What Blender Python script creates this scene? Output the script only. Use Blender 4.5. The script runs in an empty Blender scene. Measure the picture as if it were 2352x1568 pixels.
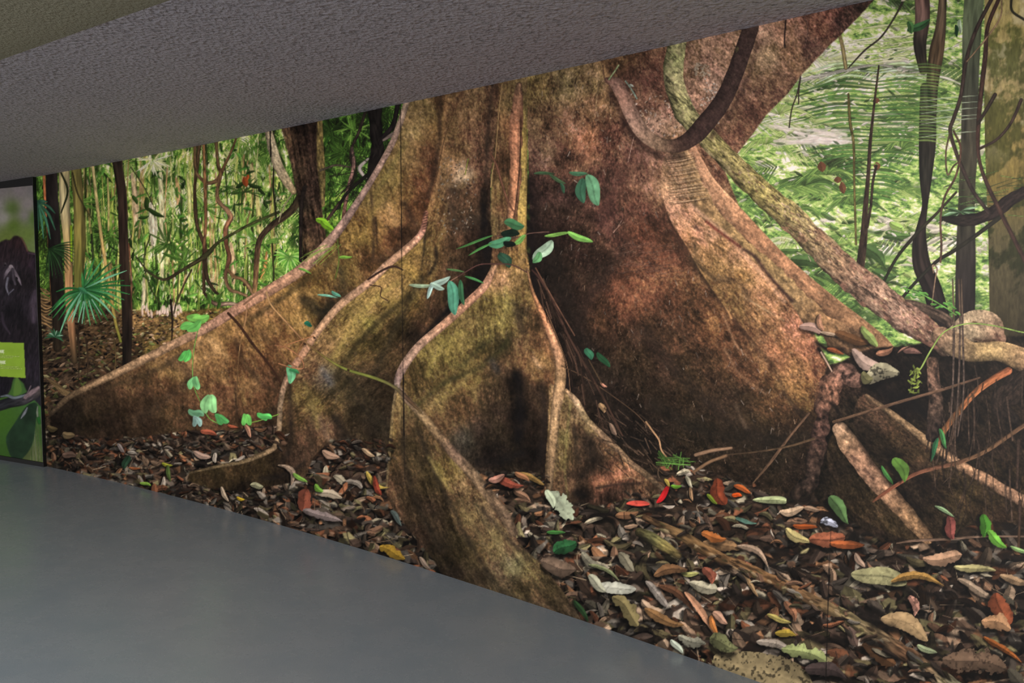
import bpy, math
import numpy as np

# ---------------------------------------------------------------- camera
SC = bpy.context.scene
F_PX, PITCH, ROLL, CAM_H = 1902.785, 0.0665343, -0.0005937, 1.55
cam = bpy.data.cameras.new('camera'); cam.sensor_fit = 'HORIZONTAL'; cam.sensor_width = 36.0
cam.lens = 36.0 * F_PX / 2352.0
cam.clip_start = 0.05
co = bpy.data.objects.new('camera', cam); bpy.context.collection.objects.link(co)
co.location = (0, 0, CAM_H); co.rotation_mode = 'YXZ'
from mathutils import Matrix
co.matrix_world = Matrix.Translation((0, 0, CAM_H)) @ Matrix.Rotation(math.pi / 2 - PITCH, 4, 'X') @ Matrix.Rotation(-ROLL, 4, 'Z')
SC.camera = co

# ---------------------------------------------------------------- light
SC.view_settings.view_transform = 'Standard'; SC.view_settings.look = 'None'
SC.view_settings.gamma = 1.0; SC.view_settings.use_curve_mapping = False
SC.view_settings.exposure = 0.0
W = bpy.data.worlds.new('hall'); SC.world = W; W.use_nodes = True
W.node_tree.nodes['Background'].inputs[0].default_value = (0.80, 0.86, 1.0, 1)
W.node_tree.nodes['Background'].inputs[1].default_value = 0.045


def area(name, loc, target, sx, sy, power, col=(1, 1, 1)):
    l = bpy.data.lights.new(name, 'AREA'); l.shape = 'RECTANGLE'; l.size = sx; l.size_y = sy; l.energy = power; l.color = col
    o = bpy.data.objects.new(name, l); bpy.context.collection.objects.link(o)
    o.location = loc
    from mathutils import Vector
    o.rotation_euler = (Vector(target) - Vector(loc)).to_track_quat('-Z', 'Y').to_euler()
    return o


area('hall_light', (-8.2, -6.0, 2.08), (-1.0, 4.9, 1.5), 4.5, 0.7, 1720, (1.0, 0.965, 0.93))
area('sheen_light', (3.2, -3.4, 2.25), (1.2, 3.0, 2.2), 1.6, 0.35, 6, (1.0, 0.90, 0.86))  # unseen light added for the pale sheen on the mural's upper right
area('floor_fill_light', (-3.3, 1.2, 2.44), (-3.0, 1.6, 0), 2.2, 1.0, 62, (0.93, 0.97, 1.0))  # this and the next: unseen fill lights added to brighten the floor
area('floor_fill_light', (-0.6, -1.4, 2.44), (-0.4, -0.8, 0), 2.2, 1.0, 62, (0.93, 0.97, 1.0))

# ---------------------------------------------------------------- print plate
# The mural and the poster are flat printed photographs.  Their pictures are
# made here as arrays of print colour (no light of the room in them) and are
# laid onto the wall surface as finely divided coloured sheets.
PS = 1.5                                     # plate cell
PX0, PY0, PX1, PY1 = 60.0, -150.0, 2620.0, 1800.0
PW, PH = int((PX1 - PX0) / PS) + 1, int((PY1 - PY0) / PS) + 1
rng = np.random.RandomState(11)
_T = rng.rand(8, 256, 256).astype(np.float32)


def vnoise(x, y, k=0):
    xi = np.floor(x).astype(np.int32); yi = np.floor(y).astype(np.int32)
    fx = (x - xi).astype(np.float32); fy = (y - yi).astype(np.float32)
    fx = fx * fx * (3 - 2 * fx); fy = fy * fy * (3 - 2 * fy)
    t = _T[k % 8]
    a = t[yi & 255, xi & 255]; b = t[yi & 255, (xi + 1) & 255]
    c = t[(yi + 1) & 255, xi & 255]; d = t[(yi + 1) & 255, (xi + 1) & 255]
    return (a + (b - a) * fx) * (1 - fy) + (c + (d - c) * fx) * fy


def fbm(X, Y, sx, sy=None, ang=0.0, k=0, octv=4, gain=0.55):
    """noise about 0, features sx by sy cells, long axis turned by ang"""
    sy = sx if sy is None else sy
    ca, sa = np.cos(ang), np.sin(ang)
    u = (X * ca + Y * sa) / sx + 17.3 * k; v = (-X * sa + Y * ca) / sy + 9.1 * k
    s = 0; amp = 1.0; tot = 0
    for o in range(octv):
        s = s + amp * (vnoise(u * 2 ** o, v * 2 ** o, k + o) - 0.5); tot += amp
        amp *= gain
    return s * 2 / tot


def rgb(c):
    return np.array(c, np.float32) / 255.0


def smooth(a, b, x):  # also falls when a > b
    t = np.clip((x - a) / (b - a), 0, 1)
    return t * t * (3 - 2 * t)


def spline(pts, n=8, closed=False):
    P = np.array(pts, float)
    if closed:
        P = np.vstack([P[-1], P, P[0], P[1]])
    else:
        P = np.vstack([2 * P[0] - P[1], P, 2 * P[-1] - P[-2]])
    out = []
    for i in range(1, len(P) - 2):
        p0, p1, p2, p3 = P[i - 1:i + 3]
        for t in np.linspace(0, 1, n, endpoint=False):
            out.append(0.5 * (2 * p1 + (p2 - p0) * t + (2 * p0 - 5 * p1 + 4 * p2 - p3) * t * t
                              + (3 * p1 - p0 - 3 * p2 + p3) * t ** 3))
    if not closed:
        out.append(P[-2])
    return np.array(out)


class Plate:
    def __init__(self, x0, y0, w, h, s):
        self.x0, self.y0, self.w, self.h, self.s = x0, y0, w, h, s
        self.C = np.zeros((h, w, 3), np.float32)
        self.I = np.zeros((h, w), np.int16)
        self.g = np.random.RandomState(3)

    def win(self, x0, y0, x1, y1):
        i0 = max(0, int((x0 - self.x0) / self.s) - 1); i1 = min(self.w, int((x1 - self.x0) / self.s) + 2)
        j0 = max(0, int((y0 - self.y0) / self.s) - 1); j1 = min(self.h, int((y1 - self.y0) / self.s) + 2)
        if i1 <= i0 or j1 <= j0:
            return None
        X, Y = np.meshgrid(self.x0 + self.s * np.arange(i0, i1, dtype=np.float32),
                           self.y0 + self.s * np.arange(j0, j1, dtype=np.float32))
        return (slice(j0, j1), slice(i0, i1)), X, Y

    def put(self, sl, a, col, pid=None):
        a3 = a[..., None]
        self.C[sl] = self.C[sl] * (1 - a3) + col * a3
        if pid is not None:
            v = self.I[sl]; v[a > 0.5] = pid

    # alpha of a polygon with a soft rim
    def mask(self, pts, X, Y, soft=1.6):
        P = np.asarray(pts, np.float32); Q = np.roll(P, -1, 0)
        inside = np.zeros(X.shape, bool)
        xmin, xmax = X[0, 0], X[0, -1]
        ys = Y[:, 0]
        for (ax, ay), (bx, by) in zip(P, Q):
            if ay == by:
                continue
            r = np.where((ys >= min(ay, by)) & (ys < max(ay, by)))[0]
            if len(r) == 0:
                continue
            xc = ax + (ys[r] - ay) / (by - ay) * (bx - ax)
            inside[r] ^= X[r] < xc[:, None]
        a = inside.astype(np.float32)
        if soft <= 0:
            return a
        n = max(1, int(round(soft / self.s)))
        for _ in range(n):                       # small blur gives the rim
            a[1:-1] = (a[:-2] + 2 * a[1:-1] + a[2:]) / 4
            a[:, 1:-1] = (a[:, :-2] + 2 * a[:, 1:-1] + a[:, 2:]) / 4
        return a

    def poly(self, pts, shader, pid=None, soft=1.6, sm=True, alpha=1.0):
        P = spline(pts, 6, True) if sm else np.array(pts, float)
        w = self.win(P[:, 0].min() - 4, P[:, 1].min() - 4, P[:, 0].max() + 4, P[:, 1].max() + 4)
        if w is None:
            return
        sl, X, Y = w
        a = self.mask(P, X, Y, soft) * alpha
        col = shader(X, Y) if callable(shader) else rgb(shader)
        self.put(sl, a, col, pid)

    # nearest point of a path: distance, signed offset / half width, position along
    def near(self, P, W, X, Y):
        best = np.full(X.shape, 1e9, np.float32); side = np.zeros_like(best); along = np.zeros_like(best)
        wid = np.zeros_like(best); L = 0.0
        for i in range(len(P) - 1):
            ax, ay = P[i]; bx, by = P[i + 1]
            dx, dy = bx - ax, by - ay
            l2 = dx * dx + dy * dy + 1e-6; l = math.sqrt(l2)
            pad = max(W[i], W[i + 1]) * 2.2 + 6
            i0 = np.searchsorted(X[0], min(ax, bx) - pad); i1 = np.searchsorted(X[0], max(ax, bx) + pad)
            j0 = np.searchsorted(Y[:, 0], min(ay, by) - pad); j1 = np.searchsorted(Y[:, 0], max(ay, by) + pad)
            if i1 <= i0 or j1 <= j0:
                L += l; continue
            q = (slice(j0, j1), slice(i0, i1))
            x = X[q] - ax; y = Y[q] - ay
            t = np.clip((x * dx + y * dy) / l2, 0, 1)
            ex = x - t * dx; ey = y - t * dy
            d = np.sqrt(ex * ex + ey * ey)
            m = d < best[q]
            b = best[q]; b[m] = d[m]
            s = side[q]; s[m] = (np.sign(dx * y - dy * x) * d)[m]
            al = along[q]; al[m] = (L + t * l)[m]
            ww = wid[q]; ww[m] = (W[i] + (W[i + 1] - W[i]) * t)[m]
            L += l
        return best, side, along, wid

    def stroke(self, pts, w, col, pid=None, sides=(0.6, 0.6), hi=0.0, tex=0.15, soft=1.3, sm=True,
               alpha=1.0, tsc=(14, 4), lump=0.0, n=6, ring=0.0):
        """a limb, stem or vine: w = width or widths, col = one colour or one per point;
        sides = how bright the two flanks are printed next to the middle"""
        pts = np.array(pts, float); m = len(pts)
        Wd = np.full(m, float(w)) if np.isscalar(w) else np.interp(np.linspace(0, 1, m), np.linspace(0, 1, len(w)), w)
        cols = np.array(col, np.float32)
        if cols.ndim == 1:
            cols = np.repeat(cols[None], m, 0)
        cols = np.stack([np.interp(np.linspace(0, 1, m), np.linspace(0, 1, len(cols)), cols[:, c]) for c in range(3)], 1)
        if sm and m > 2:
            q = spline(np.c_[pts, Wd, cols], n)
        else:
            q = np.c_[pts, Wd, cols]
        P, Wq, Cq = q[:, :2], np.maximum(q[:, 2], 0.4) / 2, np.clip(q[:, 3:], 0, 255) / 255
        pad = Wq.max() * 1.4 + 4
        win = self.win(P[:, 0].min() - pad, P[:, 1].min() - pad, P[:, 0].max() + pad, P[:, 1].max() + pad)
        if win is None:
            return
        sl, X, Y = win
        d, s, al, ww = self.near(P, Wq, X, Y)
        seg = np.r_[0, np.cumsum(np.hypot(*np.diff(P, axis=0).T))]
        hit = d < 1e8
        if lump:
            ww = ww * (1 + lump * fbm(X, Y, 26, k=3, octv=2))
        t = np.clip(s / np.maximum(ww, 0.3), -1.2, 1.2)
        a = np.clip((ww - d) / soft + 0.5, 0, 1) * alpha * hit
        base = np.stack([np.interp(al, seg, Cq[:, c]) for c in range(3)], -1).astype(np.float32)
        f = np.where(t < 0, 1 + (sides[0] - 1) * t * t, 1 + (sides[1] - 1) * t * t)
        if hi:
            f = f + hi * np.exp(-((t + 0.25) / 0.3) ** 2)
        if tex:
            f = f * (1 + tex * 2 * fbm(al + s * 0.2, s * 1.0 + 300, tsc[0], tsc[1], k=2, octv=3))
        if ring:
            f = f * (1 + ring * np.sin(al * 0.9 + 2 * fbm(X, Y, 12, k=1, octv=1)))
        self.put(sl, a, np.clip(base * f[..., None], 0, 1), pid)

    def glaze(self, pts, w, col, k=0.5, mode='mix', sm=True, noise=0.3):
        """soft tone of the printed picture along a path"""
        pts = np.array(pts, float)
        P = spline(pts, 5) if sm and len(pts) > 2 else pts
        if len(P) == 1:
            P = np.vstack([P, P + 0.1])
        Wd = np.full(len(P), float(w)) if np.isscalar(w) else np.interp(np.linspace(0, 1, len(P)), np.linspace(0, 1, len(w)), w)
        pad = Wd.max() * 1.6
        win = self.win(P[:, 0].min() - pad, P[:, 1].min() - pad, P[:, 0].max() + pad, P[:, 1].max() + pad)
        if win is None:
            return
        sl, X, Y = win
        d, s, al, ww = self.near(P, Wd, X, Y)
        a = np.exp(-(d / np.maximum(ww * 0.6, 1)) ** 2) * k * (d < 1e8)
        if noise:
            a = np.clip(a * (1 + noise * 2 * fbm(X, Y, 24, 12, 0.8, k=5, octv=3)), 0, 1)
        c = rgb(col)
        if mode == 'mul':
            self.C[sl] *= 1 - a[..., None] * (1 - c)
        else:
            self.C[sl] += (c - self.C[sl]) * a[..., None]

    def leaf(self, x, y, L, w, ang, col, pid=None, bend=0.0, fold=0.25, shadow=0.5, rib=0.25, tip=1.0,
             ragged=0.0, spots=0.0, alpha=1.0):
        r = L * 0.62 + 3
        win = self.win(x - r, y - r, x + r, y + r)
        if win is None:
            return
        sl, X, Y = win
        ca, sa = math.cos(ang), math.sin(ang)
        u = ((X - x) * ca + (Y - y) * sa) / (L / 2); v = (-(X - x) * sa + (Y - y) * ca)
        v = v - bend * L * (u * u - 0.35)
        uu = np.clip((u + 1) / 2, 0, 1)
        v = v + .10 * w * np.sin(uu * 5.0 + ang * 7 + x)      # uneven outline
        prof = np.power(np.clip(uu, 0, 1), 0.55) * np.power(np.clip(1 - uu, 0, 1), 0.75 * tip) * 1.72
        hw = w / 2 * prof
        if ragged:
            hw = hw * (1 + ragged * fbm(X, Y, 9, k=6, octv=2))
        a = np.clip((hw - np.abs(v)) / 1.3 + 0.35, 0, 1) * (np.abs(u) < 1) * alpha
        if shadow > 0:                           # the dark gap printed beneath a leaf
            sh = np.clip((hw * 1.15 - np.abs(v - w * 0.22)) / (w * 0.15 + 1) + 0.3, 0, 1) * (np.abs(u) < 1) * shadow
            self.C[sl] *= 1 - sh[..., None]
        t = v / (hw + 0.5)
        f = 1 - fold * (t > 0) - 0.12 * t * t
        f = f - rib * np.exp(-(v / (0.035 * w + 0.7)) ** 2)
        f = f * (1 + 0.16 * fbm(X, Y, 12, k=4, octv=2))
        if w > 30:                               # faint side veins
            f = f - 0.05 * rib / 0.25 * (np.abs(np.mod(u * L / 2 + np.abs(v) * 0.9, w * 0.26) - 3) < 0.8)
        f = f * (1 + 0.25 * fbm(X, Y, L * .5 + 8, w * .5 + 4, ang, k=3, octv=2))
        c = rgb(col)
        if spots:
            n = fbm(X, Y, 7, k=7, octv=2)
            f = f * (1 - spots * smooth(0.15, 0.45, n))
        self.put(sl, a, np.clip(c * f[..., None], 0, 1), pid)

    def scrap(self, x, y, L, w, ang, col, pid=None, shadow=0.5, fold=0.35, n=7):
        """crumpled, angular piece of dead leaf with one fold"""
        g = self.g
        th = np.sort(g.uniform(0, 2 * math.pi, n)); r = g.uniform(.55, 1.0, n)
        ca, sa = math.cos(ang), math.sin(ang)
        px = np.cos(th) * r * L / 2; py = np.sin(th) * r * w / 2
        P = np.stack([x + px * ca - py * sa, y + px * sa + py * ca], 1)
        win = self.win(P[:, 0].min() - 4, P[:, 1].min() - 4, P[:, 0].max() + 4, P[:, 1].max() + w * .3 + 4)
        if win is None:
            return
        sl, X, Y = win
        if shadow:
            sh = self.mask(P + np.array([0, w * .22]), X, Y, 3) * shadow
            self.C[sl] *= 1 - sh[..., None]
        a = self.mask(P, X, Y, 1.2)
        b = ang + g.uniform(-.7, .7)
        v = (-(X - x) * math.sin(b) + (Y - y) * math.cos(b)) / (w * .5)
        o = g.uniform(-.35, .35)
        f = 1 - fold * (v > o) + .10 * np.clip(1 - np.abs(v - o) * 5, 0, 1)
        f = f * (1 + .3 * fbm(X, Y, 14, 7, b, k=4, octv=3))
        self.put(sl, a, np.clip(rgb(col) * f[..., None], 0, 1), pid)

    def dab(self, x, y, L, w, ang, col, alpha=1.0):
        """small plain leaf"""
        r = L * 0.55 + 2
        win = self.win(x - r, y - r, x + r, y + r)
        if win is None:
            return
        sl, X, Y = win
        ca, sa = math.cos(ang), math.sin(ang)
        u = ((X - x) * ca + (Y - y) * sa) / (L / 2); v = (-(X - x) * sa + (Y - y) * ca)
        a = np.clip(w / 2 * (1 - u * u) - np.abs(v) + 0.4, 0, 1) * alpha
        f = 1 - 0.22 * (v > 0)
        self.put(sl, a, np.clip(rgb(col) * f[..., None], 0, 1))


def field(ctrl, p=3.0):
    """smooth colour field through control colours (x, y, r, g, b)"""
    c = np.array(ctrl, np.float32)

    def sh(X, Y):
        # evaluated coarsely and enlarged
        q = 6
        h, w = X.shape
        ys = np.linspace(Y[0, 0], Y[-1, 0], max(2, h // q + 2)); xs = np.linspace(X[0, 0], X[0, -1], max(2, w // q + 2))
        A, B = np.meshgrid(xs, ys)
        num = np.zeros(A.shape + (3,), np.float32); den = np.zeros(A.shape, np.float32)
        for x, y, r, g, b in c:
            k = 1 / (((A - x) ** 2 + (B - y) ** 2 + 60) ** (p / 2))
            num += k[..., None] * np.array([r, g, b]); den += k
        F = num / den[..., None] / 255
        fy = (Y[:, 0] - ys[0]) / (ys[-1] - ys[0]) * (len(ys) - 1); fx = (X[0] - xs[0]) / (xs[-1] - xs[0]) * (len(xs) - 1)
        iy = np.clip(fy.astype(int), 0, len(ys) - 2); ix = np.clip(fx.astype(int), 0, len(xs) - 2)
        ty = (fy - iy)[:, None, None]; tx = (fx - ix)[None, :, None]
        a = F[iy][:, ix]; b_ = F[iy][:, ix + 1]; c_ = F[iy + 1][:, ix]; d = F[iy + 1][:, ix + 1]
        return ((a * (1 - tx) + b_ * tx) * (1 - ty) + (c_ * (1 - tx) + d * tx) * ty).astype(np.float32)
    return sh


def bark(ctrl, ang=1.3, a1=0.28, a2=0.22, grain=0.16, st=(60, 9), fleck=0.0, tint=0.015, p=3.0):
    f = field(ctrl, p)

    def sh(X, Y):
        c = f(X, Y)
        if callable(ang):                        # grain that turns: blend of straight grains
            A = ang(X, Y) + 0 * X
            lv = np.arange(math.floor(A.min() / 0.3), math.ceil(A.max() / 0.3) + 1) * 0.3
            n = 0
            for g in lv:
                wgt = np.clip(1 - np.abs(A - g) / 0.3, 0, 1)
                if wgt.max() > 0:
                    n = n + wgt * (a1 * fbm(X, Y, st[0], st[1], g, k=1, octv=4) + grain * fbm(X, Y, 6, 3.2, g, k=5, octv=2, gain=0.8))
        else:
            n = a1 * fbm(X, Y, st[0], st[1], ang, k=1, octv=4) + grain * fbm(X, Y, 6, 3.2, ang, k=5, octv=2, gain=0.8)
        n = n + a2 * fbm(X, Y, 34, 34, 0, k=3, octv=5, gain=.65)
        c = c * (1 + 1.5 * n)[..., None]
        if fleck:
            q = fbm(X, Y, 4.5, 3.5, 0.6, k=2, octv=2, gain=0.9)
            m = smooth(0.33, 0.55, q) * fleck
            c = c + (np.array([0.30, 0.26, 0.20], np.float32)) * m[..., None]
        t = fbm(X, Y, 46, 30, 0.9, k=6, octv=3)
        c = c * (1 + tint * 2.2 * t[..., None] * np.array([-0.7, 0.8, -1.4], np.float32))
        y = c.mean(-1, keepdims=True)
        c = (y + (c - y) * .9) * np.array([.96, .925, .885], np.float32)
        c = c - .035 * (1 - c) * (c < .35)
        return np.clip(c, 0.01, 1)
    return sh


FOL = np.array([(0.0, 20, 24, 14), (0.2, 38, 52, 24), (0.36, 62, 94, 36), (0.5, 102, 146, 58), (0.64, 154, 190, 88),
                (0.78, 208, 218, 128), (0.9, 248, 240, 184), (1.0, 255, 244, 220)], float)
FOR_ = np.array([(0.0, 38, 36, 26), (0.2, 62, 76, 46), (0.36, 90, 120, 66), (0.5, 132, 166, 84), (0.64, 178, 202, 110),
                 (0.78, 218, 222, 150), (0.9, 246, 236, 208), (1.0, 254, 240, 230)], float)


def ramp(v, R):
    return np.stack([np.interp(v, R[:, 0], R[:, c]) for c in (1, 2, 3)], -1).astype(np.float32) / 255
# ---------------------------------------------------------------- room
C_ = bpy.context.collection
WC = (4.05730867, -0.88053387, -0.03616711, -0.00078071)      # plan of the gently curved wall: y of x
HC = (2.53617546, -0.00119598, -0.00475917)                    # ceiling height along it
CP_, SP_ = math.cos(PITCH), math.sin(PITCH)
CR_, SR_ = math.cos(ROLL), math.sin(ROLL)


def wall_y(x):
    return WC[0] + WC[1] * x + WC[2] * x * x + WC[3] * x ** 3


def ceil_z(x):
    x = np.clip(x, -5.2, 2.2)
    return HC[0] + HC[1] * x + HC[2] * x * x


def ray(px, py):
    """direction seen at a point of the photograph"""
    a = np.asarray(px, float) - 1176.0; b = np.asarray(py, float) - 784.0
    x = CR_ * a + SR_ * b; y = -SR_ * a + CR_ * b
    x = x / F_PX; u = -y / F_PX
    return x, CP_ + u * SP_, -SP_ + u * CP_


def on_wall(px, py, off=0.0):
    """where that line of sight meets the wall surface (off = metres in front of it)"""
    dx, dy, dz = ray(px, py)
    t = np.full(np.shape(dx), 4.0)
    for _ in range(30):
        x = t * dx + off * .66; f = t * dy + off * .75 - wall_y(x)
        df = dy - (WC[1] + 2 * WC[2] * x + 3 * WC[3] * x * x) * dx
        t = t - f / df
    return t * dx, t * dy, CAM_H + t * dz


def on_floor(px, py):
    dx, dy, dz = ray(px, py)
    t = -CAM_H / dz
    return np.array([t * dx, t * dy])


def mat(name, rough=0.5, spec=0.3):
    m = bpy.data.materials.new(name); m.use_nodes = True
    b = m.node_tree.nodes['Principled BSDF']
    b.inputs['Roughness'].default_value = rough; b.inputs['Specular IOR Level'].default_value = spec
    return m, m.node_tree.nodes, m.node_tree.links, b


def node(N, t, **k):
    n = N.new(t)
    for a, v in k.items():
        if a in n.inputs: n.inputs[a].default_value = v
        else: setattr(n, a, v)
    return n


def mesh_obj(name, verts, faces, m, parent=None, kind=None, smooth=False):
    me = bpy.data.meshes.new(name); me.from_pydata([tuple(map(float, v)) for v in verts], [], faces); me.update()
    if smooth:
        for p in me.polygons: p.use_smooth = True
    me.materials.append(m)
    o = bpy.data.objects.new(name, me); C_.objects.link(o); o.parent = parent
    if kind: o['kind'] = kind
    return o


# floor: poured grey resin, satin
mf, N, L, B = mat('grey_resin', 0.27, 0.5)
tc = node(N, 'ShaderNodeTexCoord')
n1 = node(N, 'ShaderNodeTexNoise', Scale=0.9, Detail=5.0, Roughness=0.6)
n2 = node(N, 'ShaderNodeTexNoise', Scale=260.0, Detail=3.0, Roughness=0.7)
n3 = node(N, 'ShaderNodeTexNoise', Scale=5.0, Detail=6.0, Roughness=0.65)
r1 = node(N, 'ShaderNodeValToRGB'); r1.color_ramp.elements[0].color = (0.222, 0.260, 0.296, 1); r1.color_ramp.elements[1].color = (0.280, 0.302, 0.328, 1)
r1.color_ramp.elements[0].position = 0.32; r1.color_ramp.elements[1].position = 0.68
mx = node(N, 'ShaderNodeMixRGB', blend_type='MULTIPLY'); mx.inputs[0].default_value = 1
r2 = node(N, 'ShaderNodeValToRGB'); r2.color_ramp.elements[0].color = (0.82, 0.82, 0.82, 1); r2.color_ramp.elements[1].color = (1.14, 1.14, 1.14, 1)
r2.color_ramp.elements[0].position = 0.3; r2.color_ramp.elements[1].position = 0.7
ad = node(N, 'ShaderNodeMath', operation='ADD'); ad.use_clamp = False
mu = node(N, 'ShaderNodeMath', operation='MULTIPLY'); mu.inputs[1].default_value = 0.5
for n in (n1, n2, n3): L.new(tc.outputs['Object'], n.inputs['Vector'])
L.new(n1.outputs[0], ad.inputs[0]); L.new(n3.outputs[0], ad.inputs[1]); L.new(ad.outputs[0], mu.inputs[0]); L.new(mu.outputs[0], r1.inputs[0])
L.new(r1.outputs[0], mx.inputs[1]); L.new(n2.outputs[0], r2.inputs[0]); L.new(r2.outputs[0], mx.inputs[2]); L.new(mx.outputs[0], B.inputs['Base Color'])
rr = node(N, 'ShaderNodeMapRange'); rr.inputs[3].default_value = 0.2; rr.inputs[4].default_value = 0.34; L.new(n3.outputs[0], rr.inputs[0]); L.new(rr.outputs[0], B.inputs['Roughness'])
bp = node(N, 'ShaderNodeBump', Strength=0.06, Distance=0.02); L.new(n3.outputs[0], bp.inputs['Height']); L.new(bp.outputs[0], B.inputs['Normal'])
XS = np.linspace(-7.0, 2.9, 60)
fv = [(x, wall_y(x) + .12, 0) for x in XS] + [(x, -9, 0) for x in (4.5, -12)]
fl_ = mesh_obj('floor', fv + [(v[0], v[1], -0.05) for v in fv], [list(range(len(fv)))[::-1], [len(fv) + i for i in range(len(fv))]], mf, kind='structure')
# ceiling: coarse sprayed plaster
mc_, N, L, B = mat('sprayed_plaster', 0.9, 0.15)
tc = node(N, 'ShaderNodeTexCoord')
v1 = node(N, 'ShaderNodeTexNoise', Scale=44.0, Detail=5.0, Roughness=0.62)
v2 = node(N, 'ShaderNodeTexVoronoi', Scale=52.0)
nz = node(N, 'ShaderNodeTexNoise', Scale=1.6, Detail=4.0)
for n in (v1, v2, nz): L.new(tc.outputs['Object'], n.inputs['Vector'])
am = node(N, 'ShaderNodeMath', operation='MULTIPLY_ADD'); am.inputs[1].default_value = 0.5
L.new(v2.outputs['Distance'], am.inputs[0]); L.new(v1.outputs[0], am.inputs[2])
bp = node(N, 'ShaderNodeBump', Strength=1.0, Distance=0.035); L.new(am.outputs[0], bp.inputs['Height']); L.new(bp.outputs[0], B.inputs['Normal'])
rc = node(N, 'ShaderNodeValToRGB'); rc.color_ramp.elements[0].color = (0.66, 0.59, 0.635, 1); rc.color_ramp.elements[1].color = (0.74, 0.655, 0.69, 1)
L.new(nz.outputs[0], rc.inputs[0])
pit = node(N, 'ShaderNodeValToRGB'); pit.color_ramp.elements[0].position = .33; pit.color_ramp.elements[1].position = .48; pit.color_ramp.elements[0].color = (.55, .55, .55, 1)
mm = node(N, 'ShaderNodeMixRGB', blend_type='MULTIPLY'); mm.inputs[0].default_value = 1
L.new(v1.outputs[0], pit.inputs[0]); L.new(rc.outputs[0], mm.inputs[1]); L.new(pit.outputs[0], mm.inputs[2]); L.new(mm.outputs[0], B.inputs['Base Color'])


def fold_y(x):                                        # the soft fold in the ceiling, some way off the wall
    return 2.11 - 0.69 * x


cv = []; nrow = 14
for x in XS:
    y0 = wall_y(x) + .03; y1 = min(fold_y(x), y0 - .4)
    for j in range(nrow):
        y = y0 + (y1 - y0) * j / (nrow - 1)
        cv.append((x, y, ceil_z(x)))
cf = [[i * nrow + j, i * nrow + j + 1, (i + 1) * nrow + j + 1, (i + 1) * nrow + j] for i in range(len(XS) - 1) for j in range(nrow - 1)]
n0 = len(cv)
cf.append
ceil = mesh_obj('ceiling', cv, cf, mc_, kind='structure', smooth=True)
mo_, N, L, B = mat('olive_lit_plaster', 0.9, 0.15)
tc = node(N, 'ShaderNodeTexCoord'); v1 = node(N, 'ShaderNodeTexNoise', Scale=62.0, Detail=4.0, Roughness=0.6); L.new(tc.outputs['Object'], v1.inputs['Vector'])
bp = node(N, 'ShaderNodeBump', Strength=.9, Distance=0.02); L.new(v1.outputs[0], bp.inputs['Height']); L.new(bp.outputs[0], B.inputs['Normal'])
B.inputs['Base Color'].default_value = (0.40, 0.36, 0.255, 1)  # olive, darker tone of the light past the fold, put into the colour
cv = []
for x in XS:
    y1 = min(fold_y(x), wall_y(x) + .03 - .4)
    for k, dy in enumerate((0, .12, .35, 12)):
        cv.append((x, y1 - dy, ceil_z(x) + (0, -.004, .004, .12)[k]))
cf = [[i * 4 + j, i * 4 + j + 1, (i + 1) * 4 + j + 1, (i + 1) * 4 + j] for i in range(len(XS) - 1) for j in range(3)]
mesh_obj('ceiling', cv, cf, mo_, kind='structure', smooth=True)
# curved wall behind the print
mw, N, L, B = mat('grey_wall', 0.8, 0.2)
nz = node(N, 'ShaderNodeTexNoise', Scale=30.0); rc = node(N, 'ShaderNodeValToRGB'); rc.color_ramp.elements[0].color = (.2, .19, .19, 1); rc.color_ramp.elements[1].color = (.26, .25, .25, 1)
L.new(nz.outputs[0], rc.inputs[0]); L.new(rc.outputs[0], B.inputs['Base Color'])
wv = []
for x in XS:
    wv += [(x + .004, wall_y(x) + .004, -.02), (x + .004, wall_y(x) + .004, ceil_z(x) + .03), (x + .1, wall_y(x) + .1, -.02), (x + .1, wall_y(x) + .1, ceil_z(x) + .03)]
wf = []
for i in range(len(XS) - 1):
    a, b = 4 * i, 4 * i + 4
    wf += [[a, b, b + 1, a + 1], [a + 2, a + 3, b + 3, b + 2], [a + 1, b + 1, b + 3, a + 3]]
mesh_obj('wall_back', wv, wf, mw, kind='structure')

# unseen blocker added behind the viewer, keeps hall light off the ceiling
bz = [(-9, -2.0), (4, -2.0), (4, -2.25), (-9, -2.25)]
mesh_obj('ceiling_light_blocker_1', [(x, y, z) for z in (2.2, 2.75) for x, y in bz], [[3, 2, 1, 0], [4, 5, 6, 7], [0, 1, 5, 4], [1, 2, 6, 5], [2, 3, 7, 6], [3, 0, 4, 7]], mc_, kind='structure')

PARTS = {}


def pid(name, parent=0, label=None, kind=None):
    k = len(PARTS) + 1
    PARTS[k] = (name, parent, label, kind)
    return k


M = Plate(PX0, PY0, PW, PH, PS)
R = np.random.RandomState(5)


def U(a, b):
    return R.uniform(a, b)


# ---- distant forest -------------------------------------------------------
FOREST = pid('forest_picture', label='green sunlit forest behind the tree in the print')


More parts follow.
